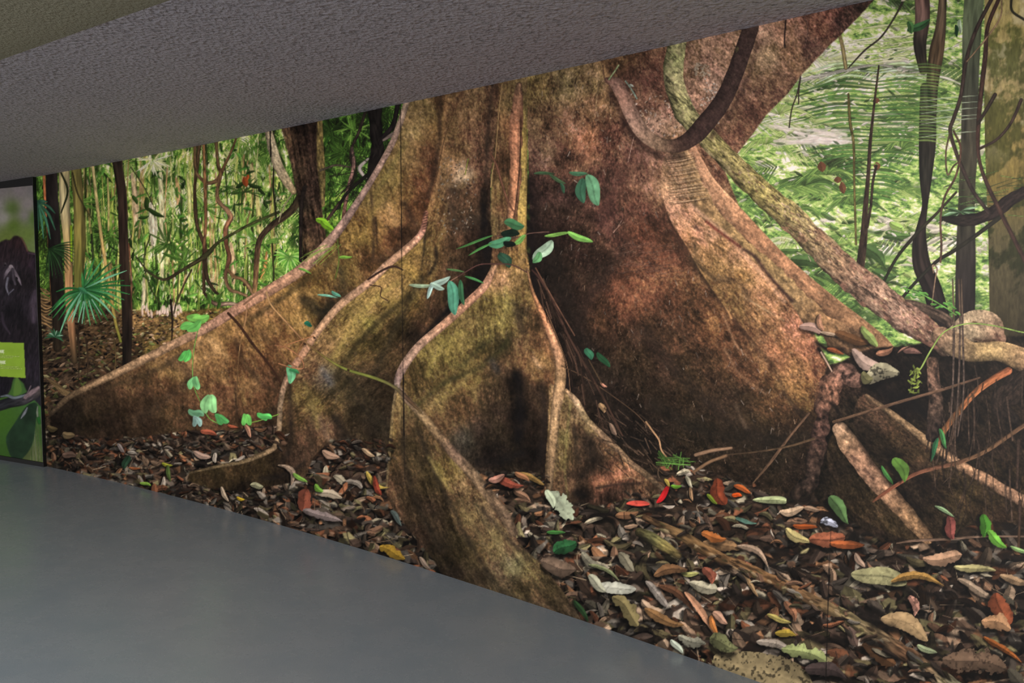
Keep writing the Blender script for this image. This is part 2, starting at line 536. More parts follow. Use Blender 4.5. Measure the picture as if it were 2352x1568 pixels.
def forest_left(X, Y):
    mean = field([(100, 420, 92, 0, 0), (110, 560, 66, 0, 0), (120, 700, 60, 0, 0), (180, 430, 112, 0, 0), (200, 560, 108, 0, 0),
                  (190, 680, 78, 0, 0), (240, 460, 128, 0, 0), (240, 600, 100, 0, 0), (270, 560, 92, 0, 0), (330, 420, 172, 0, 0),
                  (350, 520, 198, 0, 0), (340, 600, 165, 0, 0), (310, 690, 112, 0, 0), (380, 480, 165, 0, 0), (400, 560, 158, 0, 0),
                  (420, 640, 140, 0, 0), (400, 700, 130, 0, 0), (460, 420, 165, 0, 0), (480, 520, 160, 0, 0), (490, 620, 150, 0, 0),
                  (540, 380, 180, 0, 0), (560, 480, 178, 0, 0), (560, 580, 165, 0, 0), (610, 400, 178, 0, 0), (620, 520, 165, 0, 0),
                  (640, 600, 150, 0, 0), (640, 340, 150, 0, 0), (540, 680, 110, 0, 0), (470, 700, 100, 0, 0), (780, 320, 80, 0, 0),
                  (800, 400, 96, 0, 0), (830, 330, 70, 0, 0), (780, 470, 108, 0, 0), (900, 270, 84, 0, 0), (740, 560, 105, 0, 0),
                  (360, 740, 120, 0, 0), (500, 740, 70, 0, 0)])(X, Y)[..., 0]
    n = 0.36 * fbm(X, Y, 9, 52, 0.03, k=1, octv=4, gain=.7) + 0.72 * fbm(X, Y, 19, 17, 0.5, k=4, octv=5, gain=0.8) + 0.3 * fbm(X, Y, 3.6, 9, 0.1, k=6, octv=2)
    c = ramp(np.clip(mean * 1.0 + .02 + 1.35 * n * (0.36 + mean * 0.5), 0, 1), FOL)
    w = smooth(0.1, 0.4, fbm(X, Y, 22, 60, 0, k=2, octv=2)) * 0.35        # warm stems of light
    c = c * (1 - w[..., None]) + c * np.array([1.12, 0.93, 0.78], np.float32) * w[..., None]
    return np.clip(c, 0, 1)


def forest_right(X, Y):
    mean = field([(1700, 330, 140, 0, 0), (1760, 300, 150, 0, 0), (1830, 220, 168, 0, 0), (1900, 150, 190, 0, 0), (1960, 60, 170, 0, 0),
                  (2050, 30, 165, 0, 0), (2000, 120, 190, 0, 0), (2080, 170, 165, 0, 0), (2150, 100, 130, 0, 0), (2180, 200, 140, 0, 0),
                  (1860, 310, 190, 0, 0), (1780, 380, 165, 0, 0), (1940, 330, 150, 0, 0), (2060, 300, 150, 0, 0), (2060, 380, 135, 0, 0),
                  (1860, 430, 118, 0, 0), (1780, 470, 120, 0, 0), (1940, 440, 118, 0, 0), (2160, 380, 130, 0, 0), (2170, 470, 150, 0, 0),
                  (2060, 480, 145, 0, 0), (2040, 540, 190, 0, 0), (1900, 520, 160, 0, 0), (1860, 560, 135, 0, 0), (2050, 620, 150, 0, 0),
                  (2170, 560, 185, 0, 0), (2160, 640, 150, 0, 0), (2270, 560, 160, 0, 0), (2280, 660, 130, 0, 0), (2100, 690, 130, 0, 0),
                  (1800, 520, 112, 0, 0), (1960, 600, 100, 0, 0), (2000, 680, 110, 0, 0), (1880, 620, 60, 0, 0), (2340, 560, 110, 0, 0),
                  (2340, 300, 120, 0, 0), (2200, 730, 80, 0, 0)])(X, Y)[..., 0]
    n = 0.34 * fbm(X, Y, 44, 7, 0.12, k=1, octv=4) + 0.7 * fbm(X, Y, 24, 16, 0.3, k=4, octv=5, gain=0.75) + 0.25 * fbm(X, Y, 9, 5, 0.1, k=6, octv=2)
    c = ramp(np.clip(mean * 1.04 + .05 + 1.3 * n * (0.44 + mean * 0.42), 0, 1), FOR_)
    return np.clip(c, 0, 1)


sl, X, Y = M.win(PX0, PY0, 1500, 1100)
M.put(sl, np.ones(X.shape, np.float32), forest_left(X, Y), FOREST)
sl, X, Y = M.win(1501, PY0, PX1, 1150)
M.put(sl, np.ones(X.shape, np.float32), forest_right(X, Y), FOREST)

def frond(x0, y0, x1, y1, n, L, v, spread=1.0, droop=.25, w=3.2, both=True, lab=None, RM_=None, al=.88):
    """feather palm: rachis from one end to the other with leaflets on both sides"""
    a = math.atan2(y1 - y0, x1 - x0)
    for i in range(n):
        t = (i + .5) / n
        x = x0 + (x1 - x0) * t; y = y0 + (y1 - y0) * t
        ll = L * (0.45 + .9 * math.sin(math.pi * (0.12 + .82 * t))) * U(.85, 1.1)
        for s in ((-1, 1) if both else (1,)):
            b = a + s * spread * (1.25 - .55 * t)
            ex = x + math.cos(b) * ll; ey = y + math.sin(b) * ll + droop * ll * .5
            c = ramp(np.array(np.clip(v + U(-.14, .14), 0, .98)), FOR_ if RM_ is None else RM_) * 255
            M.stroke([(x, y), ((x + ex) / 2, (y + ey) / 2 - droop * ll * .12), (ex, ey)], [w * .8, w, .8], c, lab, tex=.1, alpha=al, n=3)



for k in range(210):                                   # layers of small fronds and shade, left
    x, y = U(90, 920), U(225, 700)
    br = .24 + .42 * math.exp(-((x - 450) / 210) ** 2)
    if x > 690: br = .22
    v = float(np.clip(br + U(-.25, .3), .06, .9))
    a = U(-.4, 3.5); L = U(30, 80)
    if U(0, 1) < .4:
        M.glaze([(x, y), (x + U(-10, 10), y + U(20, 60))], U(8, 20), ramp(np.array(v * .45), FOL) * 255, .7)
    frond(x, y, x + L * math.cos(a), y + L * .7 * math.sin(a), 9, U(12, 26), v, U(.6, 1.1), U(.1, .9), U(1.8, 3.4), RM_=FOL, al=.8)
for k in range(90):                                   # and right, larger
    x, y = U(1700, 2360), U(-60, 720)
    br = .62 if y < 340 else .5
    if 400 < y < 500: br = .36
    v = float(np.clip(br + U(-.34, .3), .08, .95))
    a = U(-.5, .5) + (math.pi if U(0, 1) < .5 else 0); L = U(50, 130)
    if U(0, 1) < .45:
        M.glaze([(x, y), (x + U(20, 70), y + U(-10, 20))], U(8, 22), ramp(np.array(v * .5), FOR_) * 255, .7)
    frond(x, y, x + L * math.cos(a), y + L * .5 * math.sin(a) + 10, 8, U(22, 50), v, U(.3, .7), U(.1, .6), U(4, 8), al=.75)
for k in range(170):                                   # specks of pale light between the leaves
    x, y = U(1700, 2300), U(0, 700)
    M.dab(x, y, U(6, 26), U(3, 8), U(-.5, .6), np.array((246, 230, 214)) * U(.88, 1), U(.5, .9))
for k in range(260):
    x, y = 450 + 170 * R.randn(), U(300, 690)
    if x > 690 or x < 150: continue
    M.dab(x, y, U(5, 22), U(2, 6), U(1.1, 2.0), np.array((250, 236, 196)) * U(.85, 1), U(.5, .9))

# loose foliage, left
for k in range(3600):
    x, y = U(88, 930), U(235, 800)
    if y > 690 and x > 90: continue
    br = 0.5 + 0.45 * math.exp(-((x - 470) / 230) ** 2)
    v = np.clip(U(-0.1, 0.35) + br * U(0.2, 0.75), 0, 0.93)
    if 700 < x: v *= 0.62
    c = ramp(np.array(v), FOL) * 255
    M.dab(x, y, U(5, 16), U(1.6, 4.5), U(0.6, 2.4), c, 0.8)
for k in range(170):                                   # thin upright canes, light and dark
    x = U(150, 640); y = U(300, 620); l = U(60, 240)
    v = R.choice([0.15, 0.3, 0.72, 0.82, 0.9])
    c = ramp(np.array(v * U(0.85, 1.05)), FOL) * 255 * np.array([1.02, .95, .86])
    if U(0, 1) < .22: c = np.array([205, 150, 105]) * U(.7, 1.1)
    M.stroke([(x, y), (x + U(-8, 8), y + l / 2), (x + U(-12, 12), y + l)], U(1.6, 5.5), c, tex=0.25, sides=(.75, .75), alpha=U(.45, .85))
for k in range(420):
    x, y = 450 + 150 * R.randn(), U(290, 690)
    if x > 690 or x < 130: continue
    M.dab(x, y, U(4, 20), U(1.6, 5), U(1.1, 2.0), [(252, 240, 206), (232, 226, 150), (250, 226, 190)][R.randint(3)], U(.4, .9))
for (x0, y0, x1, y1, w, c) in [(365, 350, 372, 640, 13, (240, 222, 175)), (345, 470, 352, 560, 20, (246, 226, 200)), (303, 400, 312, 520, 14, (225, 185, 150)),
                               (382, 545, 383, 605, 16, (236, 228, 150)), (404, 410, 408, 470, 10, (225, 170, 120)), (530, 560, 536, 650, 13, (240, 190, 150)),
                               (590, 450, 594, 560, 13, (225, 205, 130)), (430, 400, 434, 520, 9, (240, 225, 150)), (330, 640, 325, 720, 10, (226, 205, 170)),
                               (575, 380, 580, 430, 12, (235, 215, 150)), (612, 580, 600, 640, 8, (230, 150, 90))]:
    M.stroke([(x0, y0), ((x0 + x1) / 2 + 3, (y0 + y1) / 2), (x1, y1)], [w * .5, w, w * .6], c, tex=0.3, sides=(.8, .8), alpha=.85, soft=3)
for k in range(330):                                   # broad leaves, deep and bright green
    x, y = U(150, 900), U(240, 690)
    v = U(.12, .62) if x < 690 else U(.1, .45)
    M.leaf(x, y, U(12, 34), U(5, 12), U(0, 3.1), ramp(np.array(v), FOL) * 255 * np.array([.85, 1.02, .95]), shadow=.12, rib=.1, alpha=.85)
# leaves hanging, dark and light sprays near the top
for (x, y, n, v, s) in [(350, 372, 26, .95, 1), (180, 470, 22, .45, 1), (250, 540, 24, .42, 1), (390, 560, 26, .36, 1.2), (560, 440, 22, .3, 1), (620, 620, 26, .5, 1),
                        (470, 480, 20, .5, 1), (760, 300, 28, .22, 1.3), (790, 350, 26, .3, 1.2), (810, 300, 22, .5, 1), (300, 600, 20, .42, 1), (420, 600, 24, .42, 1.1),
                        (490, 690, 22, .4, 1), (560, 520, 24, .55, 1.2), (600, 560, 20, .5, 1)]:
    for k in range(n):
        a = U(0, 6.28); L = U(18, 48) * s
        c = ramp(np.array(np.clip(v + U(-.12, .12), 0, 1)), FOL) * 255
        M.dab(x + math.cos(a) * L * .6 + U(-8, 8), y + math.sin(a) * L * .45 + U(-6, 6), L, U(3, 6) * s, a + U(-.2, .2), c, .8)

# forest floor behind the tree, left
fl = [(60, 702), (140, 700), (300, 712), (420, 715), (540, 712), (560, 800), (300, 905), (60, 1090)]


def floor_far(X, Y):
    f = field([(110, 760, 58, 46, 34), (200, 760, 66, 50, 34), (330, 735, 128, 98, 62), (400, 740, 124, 98, 60), (450, 730, 96, 80, 40), (240, 800, 70, 54, 34),
               (350, 800, 98, 80, 44), (300, 800, 40, 30, 22), (140, 850, 56, 44, 34), (200, 880, 50, 38, 28), (120, 930, 50, 40, 30), (260, 850, 56, 42, 30)])
    n = fbm(X, Y, 15, 8, -0.2, k=2, octv=4, gain=.8)
    return np.clip(f(X, Y) * (1 + 1.25 * n)[..., None], 0.02, 1)


M.poly(fl, floor_far, FOREST, soft=4)
for k in range(1500):
    x = U(88, 560); y = U(712, 960)
    if y > 1010 - .55 * (x - 60): continue
    lit = 1.25 if (x > 300 and y < 800) else 0.8
    c = np.array([(200, 150, 105), (176, 112, 60), (150, 95, 58), (205, 185, 110), (120, 130, 50), (92, 66, 46), (60, 46, 34), (40, 30, 24)][R.randint(8)]) * lit * U(.5, 1.0)
    c = c * .7 + .3 * c.mean()
    s = .7 + (y - 700) / 260
    M.dab(x, y, U(6, 15) * s, U(2.5, 6) * s, U(-.8, .8), np.clip(c, 0, 250))
for k in range(26):                                    # pinkish light gaps on the horizon
    M.dab(U(325, 420), U(702, 724), U(10, 26), U(4, 9), U(1.2, 1.9), (248, 214, 196), .8)
for k in range(14):                                    # fallen dry fronds, bottom left
    t = k / 13
    M.stroke([(106 + 34 * t, 868 + 36 * t), (140 + 40 * t, 890 + 30 * t), (170 + 26 * t - 30 * (t > .5), 930 - 20 * t)], [2, 4.5, 1.5], np.array((158, 128, 88)) * U(.6, 1.05), tex=.2, alpha=.9)
for k in range(12):
    y = 660 + k * 7
    M.stroke([(92, y + U(-5, 5)), (105, y + 8), (118, y + U(0, 22))], [2, 4, 2], np.array((170, 132, 88)) * U(.7, 1.1), tex=.2)

# palm tufts
TR = []


def fan(cx, cy, spec, cols, w=7, pidn=None):
    for i, (a, L, dr) in enumerate(spec):
        ex = cx + math.cos(a) * L; ey = cy + math.sin(a) * L + dr
        mx = cx + math.cos(a) * L * .55; my = cy + math.sin(a) * L * .55 + dr * .12
        c = np.array(cols[i % len(cols)], float)
        M.stroke([(cx, cy), (mx, my), (ex, ey)], [w * .45, w, w * .75, 1.0], [c * .85, c, c * 1.12], pidn, sides=(.72, 1.05), tex=.12)


# trunks left
def trunk(pts, w, c, name, label, **k):
    p = pid(name, label=label)
    M.stroke(pts, w, c, p, **k)
    return p


M.stroke([(100, 395), (104, 470), (112, 560), (118, 700)], [6, 7, 6, 4], [(190, 120, 75), (190, 110, 70), (120, 80, 50), (90, 60, 40)], tex=.3)
trunk([(148, 340), (148, 470), (156, 560), (160, 700), (172, 830)], [26, 24, 20, 18, 14], [(196, 176, 122), (205, 186, 140), (180, 150, 100), (196, 140, 96), (70, 56, 40)], 'pale_trunk', 'pale slim trunk', tex=.25, tsc=(60, 5), sides=(.55, .8))
trunk([(170, 330), (180, 470), (183, 560), (180, 650), (185, 740)], [26, 24, 28, 20, 12], [(120, 112, 62), (140, 126, 70), (132, 120, 62), (110, 108, 52), (52, 44, 30)], 'mossy_trunk', 'mossy yellow trunk', tex=.25, tsc=(60, 5), sides=(.5, .7))
M.stroke([(163, 520), (164, 600)], 5, (140, 170, 40), tex=.1)
M.stroke([(140, 398), (155, 440), (140, 490)], [4, 5, 3], (40, 44, 26))
M.stroke([(166, 398), (176, 440), (190, 470), (215, 510)], [4, 4, 3, 2], (66, 60, 36))
TRUNKA = trunk([(117, 330), (118, 398), (120, 470), (125, 560), (130, 640), (134, 720), (132, 800)], [27, 27, 29, 31, 30, 20], [(40, 32, 30), (38, 31, 30), (30, 26, 25), (27, 24, 22), (30, 25, 21), (44, 35, 26)], 'dark_trunk', None, tex=.25, tsc=(40, 6), sides=(1.3, .7))
TRUNKB = trunk([(262, 300), (270, 380), (280, 450), (283, 540), (287, 640), (292, 740), (291, 848)], [30, 22, 22, 22, 24, 20], [(36, 34, 26), (52, 40, 32), (52, 38, 32), (50, 38, 30), (38, 30, 25), (30, 24, 20)], 'dark_trunk', None, tex=.3, tsc=(50, 5), sides=(1.35, .6))
M.stroke([(296, 560), (301, 640), (303, 760)], [3, 4, 3], [(150, 90, 66), (120, 80, 60), (60, 44, 34)], tex=.3)
CANE = trunk([(208, 345), (224, 480), (236, 570), (252, 660), (264, 735), (277, 785)], [8, 7, 7.5, 7, 7, 6], [(206, 186, 130), (200, 176, 116), (202, 166, 104), (180, 150, 84), (150, 130, 66), (120, 124, 50)], 'bamboo_cane', 'thin pale cane', tex=.2, sides=(.8, .6))
M.stroke([(247, 410), (249, 470), (249, 530)], [4, 5, 4], (196, 178, 112), tex=.2)
for (x, y0, y1, w, c) in [(198, 780, 880, 5, (60, 46, 34)), (178, 760, 880, 6, (52, 40, 30)), (262, 780, 850, 4, (96, 78, 50)), (392, 690, 790, 6, (40, 30, 24)), (210, 540, 700, 5, (50, 56, 34))]:
    M.stroke([(x, y0), (x + 4, (y0 + y1) / 2), (x + 2, y1)], [w, w * .7, w * .4], c, tex=.3)
# left palm seen at the edge
for a, L in [(.1, 30), (.5, 60), (.9, 86), (1.15, 96), (1.35, 90), (1.5, 70)]:
    M.stroke([(84, 462), (84 + math.cos(a) * L * .5, 462 + math.sin(a) * L * .45), (84 + math.cos(a) * L * .8, 462 + math.sin(a) * L)], [3, 7, 2], np.array((64, 110, 84)) * U(.6, 1.2), tex=.15)
for k in range(16):
    a = -0.4 + k * .14
    M.stroke([(112, 572), (112 + 34 * math.cos(a), 572 + 30 * math.sin(a)), (112 + 60 * math.cos(a), 580 + 62 * math.sin(a))], [2, 3.4, 1], np.array((40, 66, 36)) * U(.6, 1.3), tex=.1)
PALM = pid('palm_leaf', label='fan shaped green palm leaf')
sp = [(-1.45, 66, 0), (-1.22, 80, 2), (-1.0, 88, 3), (-.8, 96, 4), (-.62, 108, 6), (-.46, 112, 6), (-.30, 100, 8), (-.17, 112, 10), (-.03, 108, 14),
      (.1, 96, 14), (.22, 92, 16), (.38, 92, 18), (.55, 88, 20), (.75, 80, 18), (.95, 74, 14), (1.15, 78, 8), (1.35, 80, 4), (1.52, 78, 2),
      (1.7, 74, 2), (1.9, 76, 4), (2.1, 80, 6), (2.3, 84, 8), (2.5, 86, 14), (2.68, 88, 20), (2.86, 80, 28), (-1.62, 40, 0), (2.2, 96, 34), (3.0, 70, 40), (-3.0, 62, 14)]
fan(190, 666, sp, [(38, 96, 50), (52, 118, 62), (70, 138, 84), (34, 84, 44), (60, 130, 66), (110, 172, 132), (44, 104, 50)], 6, PALM)
for a, L in [(1.75, 70), (1.62, 72), (2.05, 74), (1.2, 66), (.9, 66)]:
    M.stroke([(196 + math.cos(a) * 24, 670 + math.sin(a) * 24), (192 + math.cos(a) * L, 672 + math.sin(a) * L)], [3, 7, 2], (140, 196, 160), PALM, tex=.12)
M.dab(190, 668, 26, 12, .6, (60, 120, 80))
fan(127, 775, [(a, U(16, 26), 4) for a in np.linspace(-3.1, .3, 11)], [(40, 84, 56), (56, 104, 70), (130, 170, 140)], 4)
fan(664, 590, [(a, U(26, 44), 4) for a in np.linspace(-.5, 3.8, 20)], [(150, 200, 90), (120, 180, 70), (176, 214, 120), (90, 150, 60)], 5)

# climbing stems, left middle
VB = (66, 50, 36)
vn = lambda pts, w, c, label=None, **k: trunk(pts, w, c, 'hanging_vine', label, **k)
vn([(462, 290), (452, 380), (447, 440), (451, 510), (462, 545), (470, 570), (468, 640), (469, 668)], [10, 9, 9, 8, 9, 12, 9, 8], [(96, 76, 52), (72, 54, 38), (66, 50, 36), (70, 50, 36), (60, 46, 32)], tex=.3, lump=.3, n=8)
vn([(448, 300), (448, 385), (462, 412), (478, 421), (497, 416), (505, 404), (518, 375), (532, 345), (552, 290)], [7, 7, 9, 9, 9, 9, 7, 6, 6], [(110, 84, 58), (100, 76, 54), (120, 90, 62), (110, 80, 54), (80, 62, 42)], tex=.3, lump=.3)
vn([(494, 300), (500, 375), (506, 396), (503, 420), (498, 445), (503, 465), (520, 482), (530, 498), (524, 512), (517, 530), (519, 560), (526, 590), (521, 618), (518, 640), (528, 665), (548, 672), (566, 680)], [7, 8, 9, 8, 8, 9, 11, 12, 10, 9, 9, 10, 9, 9, 9, 9, 7],
   [(110, 86, 60), (100, 74, 50), (120, 92, 64), (170, 128, 96), (160, 110, 80), (110, 70, 50), (92, 62, 46), (110, 84, 60), (140, 108, 78)], tex=.3, lump=.35, n=8)
vn([(466, 300), (471, 440), (472, 520), (468, 570)], [6, 8, 7, 6], [(150, 110, 70), (130, 88, 60), (110, 76, 54)], tex=.35)
vn([(523, 620), (538, 636), (556, 642), (572, 660), (580, 676)], [8, 9, 9, 9, 6], [(120, 90, 60), (130, 98, 68), (140, 108, 78)], tex=.3, lump=.3)
vn([(470, 590), (476, 640), (492, 668), (500, 675)], [9, 9, 7, 6], [(56, 44, 32), (60, 46, 34)], tex=.3)
vn([(468, 672), (482, 690), (500, 700), (522, 698), (540, 700), (551, 706)], [6, 8, 10, 10, 9, 6], [(60, 46, 36), (80, 60, 48), (150, 120, 100), (176, 146, 124), (110, 86, 64)], tex=.3)
vn([(688, 455), (672, 480), (650, 500), (622, 520), (597, 550), (590, 590), (587, 640), (584, 670)], [18, 17, 16, 14, 13, 13, 12, 10], [(60, 50, 36), (62, 50, 36), (56, 44, 34), (66, 50, 38), (110, 80, 56), (130, 98, 64)], tex=.3, sides=(1.2, .6))
vn([(640, 488), (610, 500), (570, 518), (530, 540), (500, 558), (480, 580), (460, 596), (420, 620), (385, 641), (365, 640), (345, 628)], [6, 6, 6, 6, 7, 11, 9, 7, 7, 6, 4], [(62, 66, 36), (70, 72, 40), (60, 60, 36), (56, 46, 32), (60, 56, 36)], tex=.3, lump=.3)
vn([(675, 440), (655, 470), (646, 490), (640, 510)], [3, 3, 3, 2], (150, 138, 104))
vn([(628, 270), (628, 380), (627, 430), (632, 480), (634, 505)], [4, 4, 4, 4, 3], (38, 34, 24))
vn([(440, 620), (420, 660), (404, 700), (400, 720)], [4, 4, 4, 3], (70, 60, 40))
vn([(345, 540), (330, 600), (345, 660), (370, 700)], [3, 3, 3, 3], (60, 66, 36))
vn([(312, 590), (340, 625), (362, 640)], [3, 4, 4], (60, 56, 36))
vn([(300, 385), (330, 430), (350, 470)], 2.5, (60, 60, 40))
vn([(625, 560), (628, 620), (629, 655)], 4, (52, 54, 30))
for (x, y, a, L, w, v) in [(337, 470, 1.4, 34, 18, .3), (357, 490, .5, 46, 16, .26), (330, 500, -.3, 26, 12, .3), (300, 560, 1.2, 26, 12, .24), (305, 590, 1.5, 22, 10, .2), (310, 460, 1.2, 24, 14, .34),
                           (554, 425, -.4, 30, 14, .24), (585, 428, .3, 34, 14, .26), (600, 440, .9, 24, 12, .2), (610, 470, 1.2, 22, 12, .25), (395, 590, .3, 50, 10, .4), (420, 560, -.7, 40, 9, .5),
                           (555, 545, .2, 28, 8, .5), (480, 690, 1.3, 24, 12, .4), (502, 700, 1.8, 24, 12, .35), (430, 690, 1.2, 26, 12, .3)]:
    M.leaf(x, y, L, w, a, ramp(np.array(v), FOL) * 255, shadow=0, rib=.1)
M.dab(563, 418, 26, 14, 1.3, (150, 70, 34)); M.dab(568, 408, 16, 8, 1.9, (176, 84, 40))

# the second trunk behind the buttress and its limbs
BOLE = pid('forest_tree', label='second trunk with a pale limb standing behind the buttress')
M.stroke([(608, 270), (628, 350), (640, 385), (660, 420), (674, 440)], [14, 22, 22, 20, 14], [(214, 190, 140), (210, 190, 140), (222, 196, 140), (200, 170, 110)], BOLE, tex=.2, sides=(.8, .55))
M.stroke([(726, 220), (733, 340), (738, 400), (740, 470)], [22, 20, 18, 12], [(122, 104, 52), (128, 108, 54), (110, 96, 50)], BOLE, tex=.3, sides=(.8, .5))
M.poly([(640, 230), (724, 200), (726, 340), (730, 400), (738, 470), (748, 540), (754, 575), (748, 600), (700, 615), (694, 560), (690, 500), (680, 440), (668, 380)],
       bark([(664, 320, 92, 72, 50), (676, 400, 104, 84, 60), (685, 340, 66, 50, 38), (700, 300, 52, 40, 32), (715, 330, 66, 50, 40), (700, 420, 60, 44, 34), (722, 420, 96, 74, 60), (708, 500, 84, 66, 48),
             (700, 560, 110, 88, 56), (725, 540, 70, 54, 40), (740, 530, 104, 76, 60), (690, 470, 44, 38, 30), (695, 580, 62, 50, 34), (745, 580, 70, 50, 40), (690, 520, 40, 32, 26)], ang=1.4, a1=.5, st=(70, 6), grain=.3), BOLE)
M.stroke([(700, 430), (692, 470), (690, 560), (690, 600)], [10, 9, 8, 7], (40, 32, 26), BOLE, tex=.3)
M.stroke([(735, 392), (770, 380), (805, 384), (830, 380)], [5, 5, 4, 3], (92, 80, 60), BOLE)
M.stroke([(746, 512), (770, 480), (800, 440), (812, 400), (805, 350), (825, 300), (850, 220)], [6, 8, 7, 6, 6, 7, 8], [(80, 60, 46), (66, 50, 40), (50, 42, 32), (58, 46, 36), (50, 44, 34)], BOLE, tex=.3)
M.stroke([(788, 500), (798, 440), (812, 380), (808, 340)], [8, 9, 8, 6], [(120, 78, 58), (160, 112, 92), (150, 110, 92), (90, 70, 60)], BOLE, tex=.3)
DEAD = pid('dark_branch', label='black twisted branch')
M.stroke([(856, 190), (862, 300), (868, 350), (856, 380), (846, 440)], [34, 30, 30, 26, 12], [(30, 26, 24), (30, 26, 24), (34, 28, 26), (28, 26, 22)], DEAD, tex=.35, lump=.3)
M.stroke([(918, 200), (905, 280), (885, 310), (872, 330)], [10, 11, 11, 10], (34, 28, 28), DEAD, tex=.3)
M.stroke([(915, 300), (893, 314), (880, 322)], [10, 9, 6], (120, 104, 96), DEAD, tex=.3)
M.stroke([(845, 365), (826, 385), (832, 400), (842, 410)], [5, 9, 8, 2], (186, 170, 160), DEAD, tex=.2)
M.stroke([(846, 400), (800, 440), (775, 480)], [9, 7, 5], (30, 28, 24), DEAD, tex=.3)
for k in range(26):
    x, y = U(770, 850), U(360, 470)
    M.stroke([(x, y), (x + U(-30, 30), y + U(-22, 22)), (x + U(-40, 40), y + U(-40, 40))], U(1.2, 2.6), (34, 32, 24), alpha=.8)
for (x, y, a) in [(743, 512, .9), (752, 520, 1.3)]:
    M.leaf(x, y, 40, 22, a * .6, (136, 190, 50), pid('climbing_leaf', label='bright yellow-green leaf on the ridge'), shadow=.1)

# ---- forest to the right ---------------------------------------------------
for k in range(900):
    x, y = U(1690, 2352), U(-60, 760)
    v = np.clip(U(.2, .9), 0, .95)
    if 430 < y < 480: v *= .6
    M.dab(x, y, U(8, 26), U(2.5, 7), U(-.7, .9), ramp(np.array(v), FOR_) * 255, .6)


FR = pid('palm_frond', label='large feather palm with level drooping leaflets')
for (yy, xa, xb, v) in [(60, 1960, 2120, .8), (90, 1930, 2130, .9), (112, 1930, 2110, .86), (132, 1900, 2100, .9), (40, 2000, 2200, .6)]:
    for k in range(9):
        y = yy + U(-9, 9); x = U(xa, xb - 60)
        M.stroke([(x, y + 6), (x + 45, y), (x + 100, y - U(0, 10))], [1, 4, 1], ramp(np.array(v + U(-.2, .08)), FOR_) * 255, tex=.1, alpha=.9)
for k in range(60):                                    # pale light behind the big frond
    x, y = U(1800, 2120), U(60, 345)
    M.dab(x, y, U(40, 110), U(6, 14), U(-.16, .16), [(238, 226, 190), (214, 214, 150), (190, 204, 124), (246, 228, 212)][R.randint(4)], U(.35, .75))
for k in range(34):                                    # level leaflets left and right of the dark stem
    t = k / 33
    y = 150 + t * 300 + U(-2, 2)
    for s in (-1, 1):
        L = (120 + 70 * math.sin(math.pi * min(1, t + .25))) * U(.75, 1.05)
        if t > .7: L *= .75
        x0 = 2012 - 18 * t
        v = (.9 if t < .12 else (.3 + .1 * (k % 2))) + U(-.08, .1)
        M.stroke([(x0, y), (x0 + s * L * .5, y - 7 + 10 * t), (x0 + s * L, y + (24 if t < .2 else 14) + U(-5, 5))], [3, 6.5, 1.5], ramp(np.array(np.clip(v, 0, .97)), FOR_) * 255 * np.array([.9, 1, .95]), FR, tex=.15, alpha=.82, n=4)
for s, x1 in ((-1, 1850), (1, 2180)):                  # lit upper sides of the crown
    for k in range(20):
        t = (k + .5) / 20
        x = 2014 + (x1 - 2014) * t * .75; y = 147 + 26 * t
        M.stroke([(x, y), (x + s * 36, y + 5), (x + s * U(66, 84), y + U(12, 24))], [3, 7, 1.5], np.array((236, 226, 206)) * U(.72, 1.03), FR, tex=.1, alpha=.85, n=3)
for (cx, cy, n, L, v, dr) in [(1790, 262, 26, 90, .7, 30), (1850, 425, 30, 110, .38, 40), (1900, 400, 26, 90, .42, 40), (2070, 345, 24, 80, .42, 30), (1960, 470, 24, 80, .36, 30), (1760, 330, 22, 70, .62, 40), (1830, 480, 20, 80, .34, 46)]:
    for k in range(n):                                 # arching crowns
        a = -2.9 + 2.7 * k / n + U(-.1, .1)
        ex, ey = cx + math.cos(a) * L * U(.8, 1.1), cy + math.sin(a) * L * .45 + dr
        M.stroke([(cx, cy), ((cx + ex) / 2, (cy + ey) / 2 - 16), (ex, ey)], [2, 6, 1.5], ramp(np.array(np.clip(v + U(-.14, .2), 0, .97)), FOR_) * 255, tex=.12, alpha=.8, n=4)
for k in range(22):                                    # bright gaps
    M.stroke([(U(1750, 1900), U(286, 335)), (U(1900, 1960), U(296, 335))], U(4, 9), np.array((252, 230, 220)) * U(.92, 1), alpha=.6, tex=.15, sm=False, soft=4, sides=(.9, .9))
for k in range(110):
    x, y = U(1740, 2100), U(490, 720)
    M.leaf(x, y, U(16, 44), U(9, 20), U(-.6, 1.2), ramp(np.array(U(.25, .8)), FOR_) * 255, shadow=.12, rib=.14, alpha=.85)
for (x, y, L, w) in [(2040, 518, 70, 20), (2090, 545, 60, 26), (2160, 560, 60, 26), (2155, 520, 50, 22), (2080, 600, 50, 14), (1890, 515, 30, 14), (2150, 610, 40, 16), (2262, 560, 30, 40), (2264, 350, 20, 60), (2270, 620, 26, 30)]:
    for q in range(4): M.dab(x + U(-20, 20), y + U(-12, 12), L * U(.3, .8), w * U(.3, .7), U(-.5, .6), np.array((244, 226, 208)) * U(.9, 1), .8)
for (x, y, L, w, a, v) in [(2062, 538, 60, 26, .1, .4), (2052, 546, 50, 16, .2, .28), (1850, 600, 70, 40, .3, .3), (2010, 585, 70, 40, .8, .32), (2030, 630, 60, 36, .2, .34), (2060, 520, 40, 26, .7, .6), (1818, 575, 60, 18, -.1, .4)]:
    M.leaf(x, y, L, w, a, ramp(np.array(v), FOR_) * 255, shadow=.2, rib=.2)
for (x, y, w, h) in [(1887, 382, 20, 26), (1924, 412, 18, 16), (1935, 430, 16, 30), (2012, 230, 16, 14), (2014, 380, 16, 20)]:
    M.dab(x, y, h, w, 1.4, (112, 66, 48), .9)
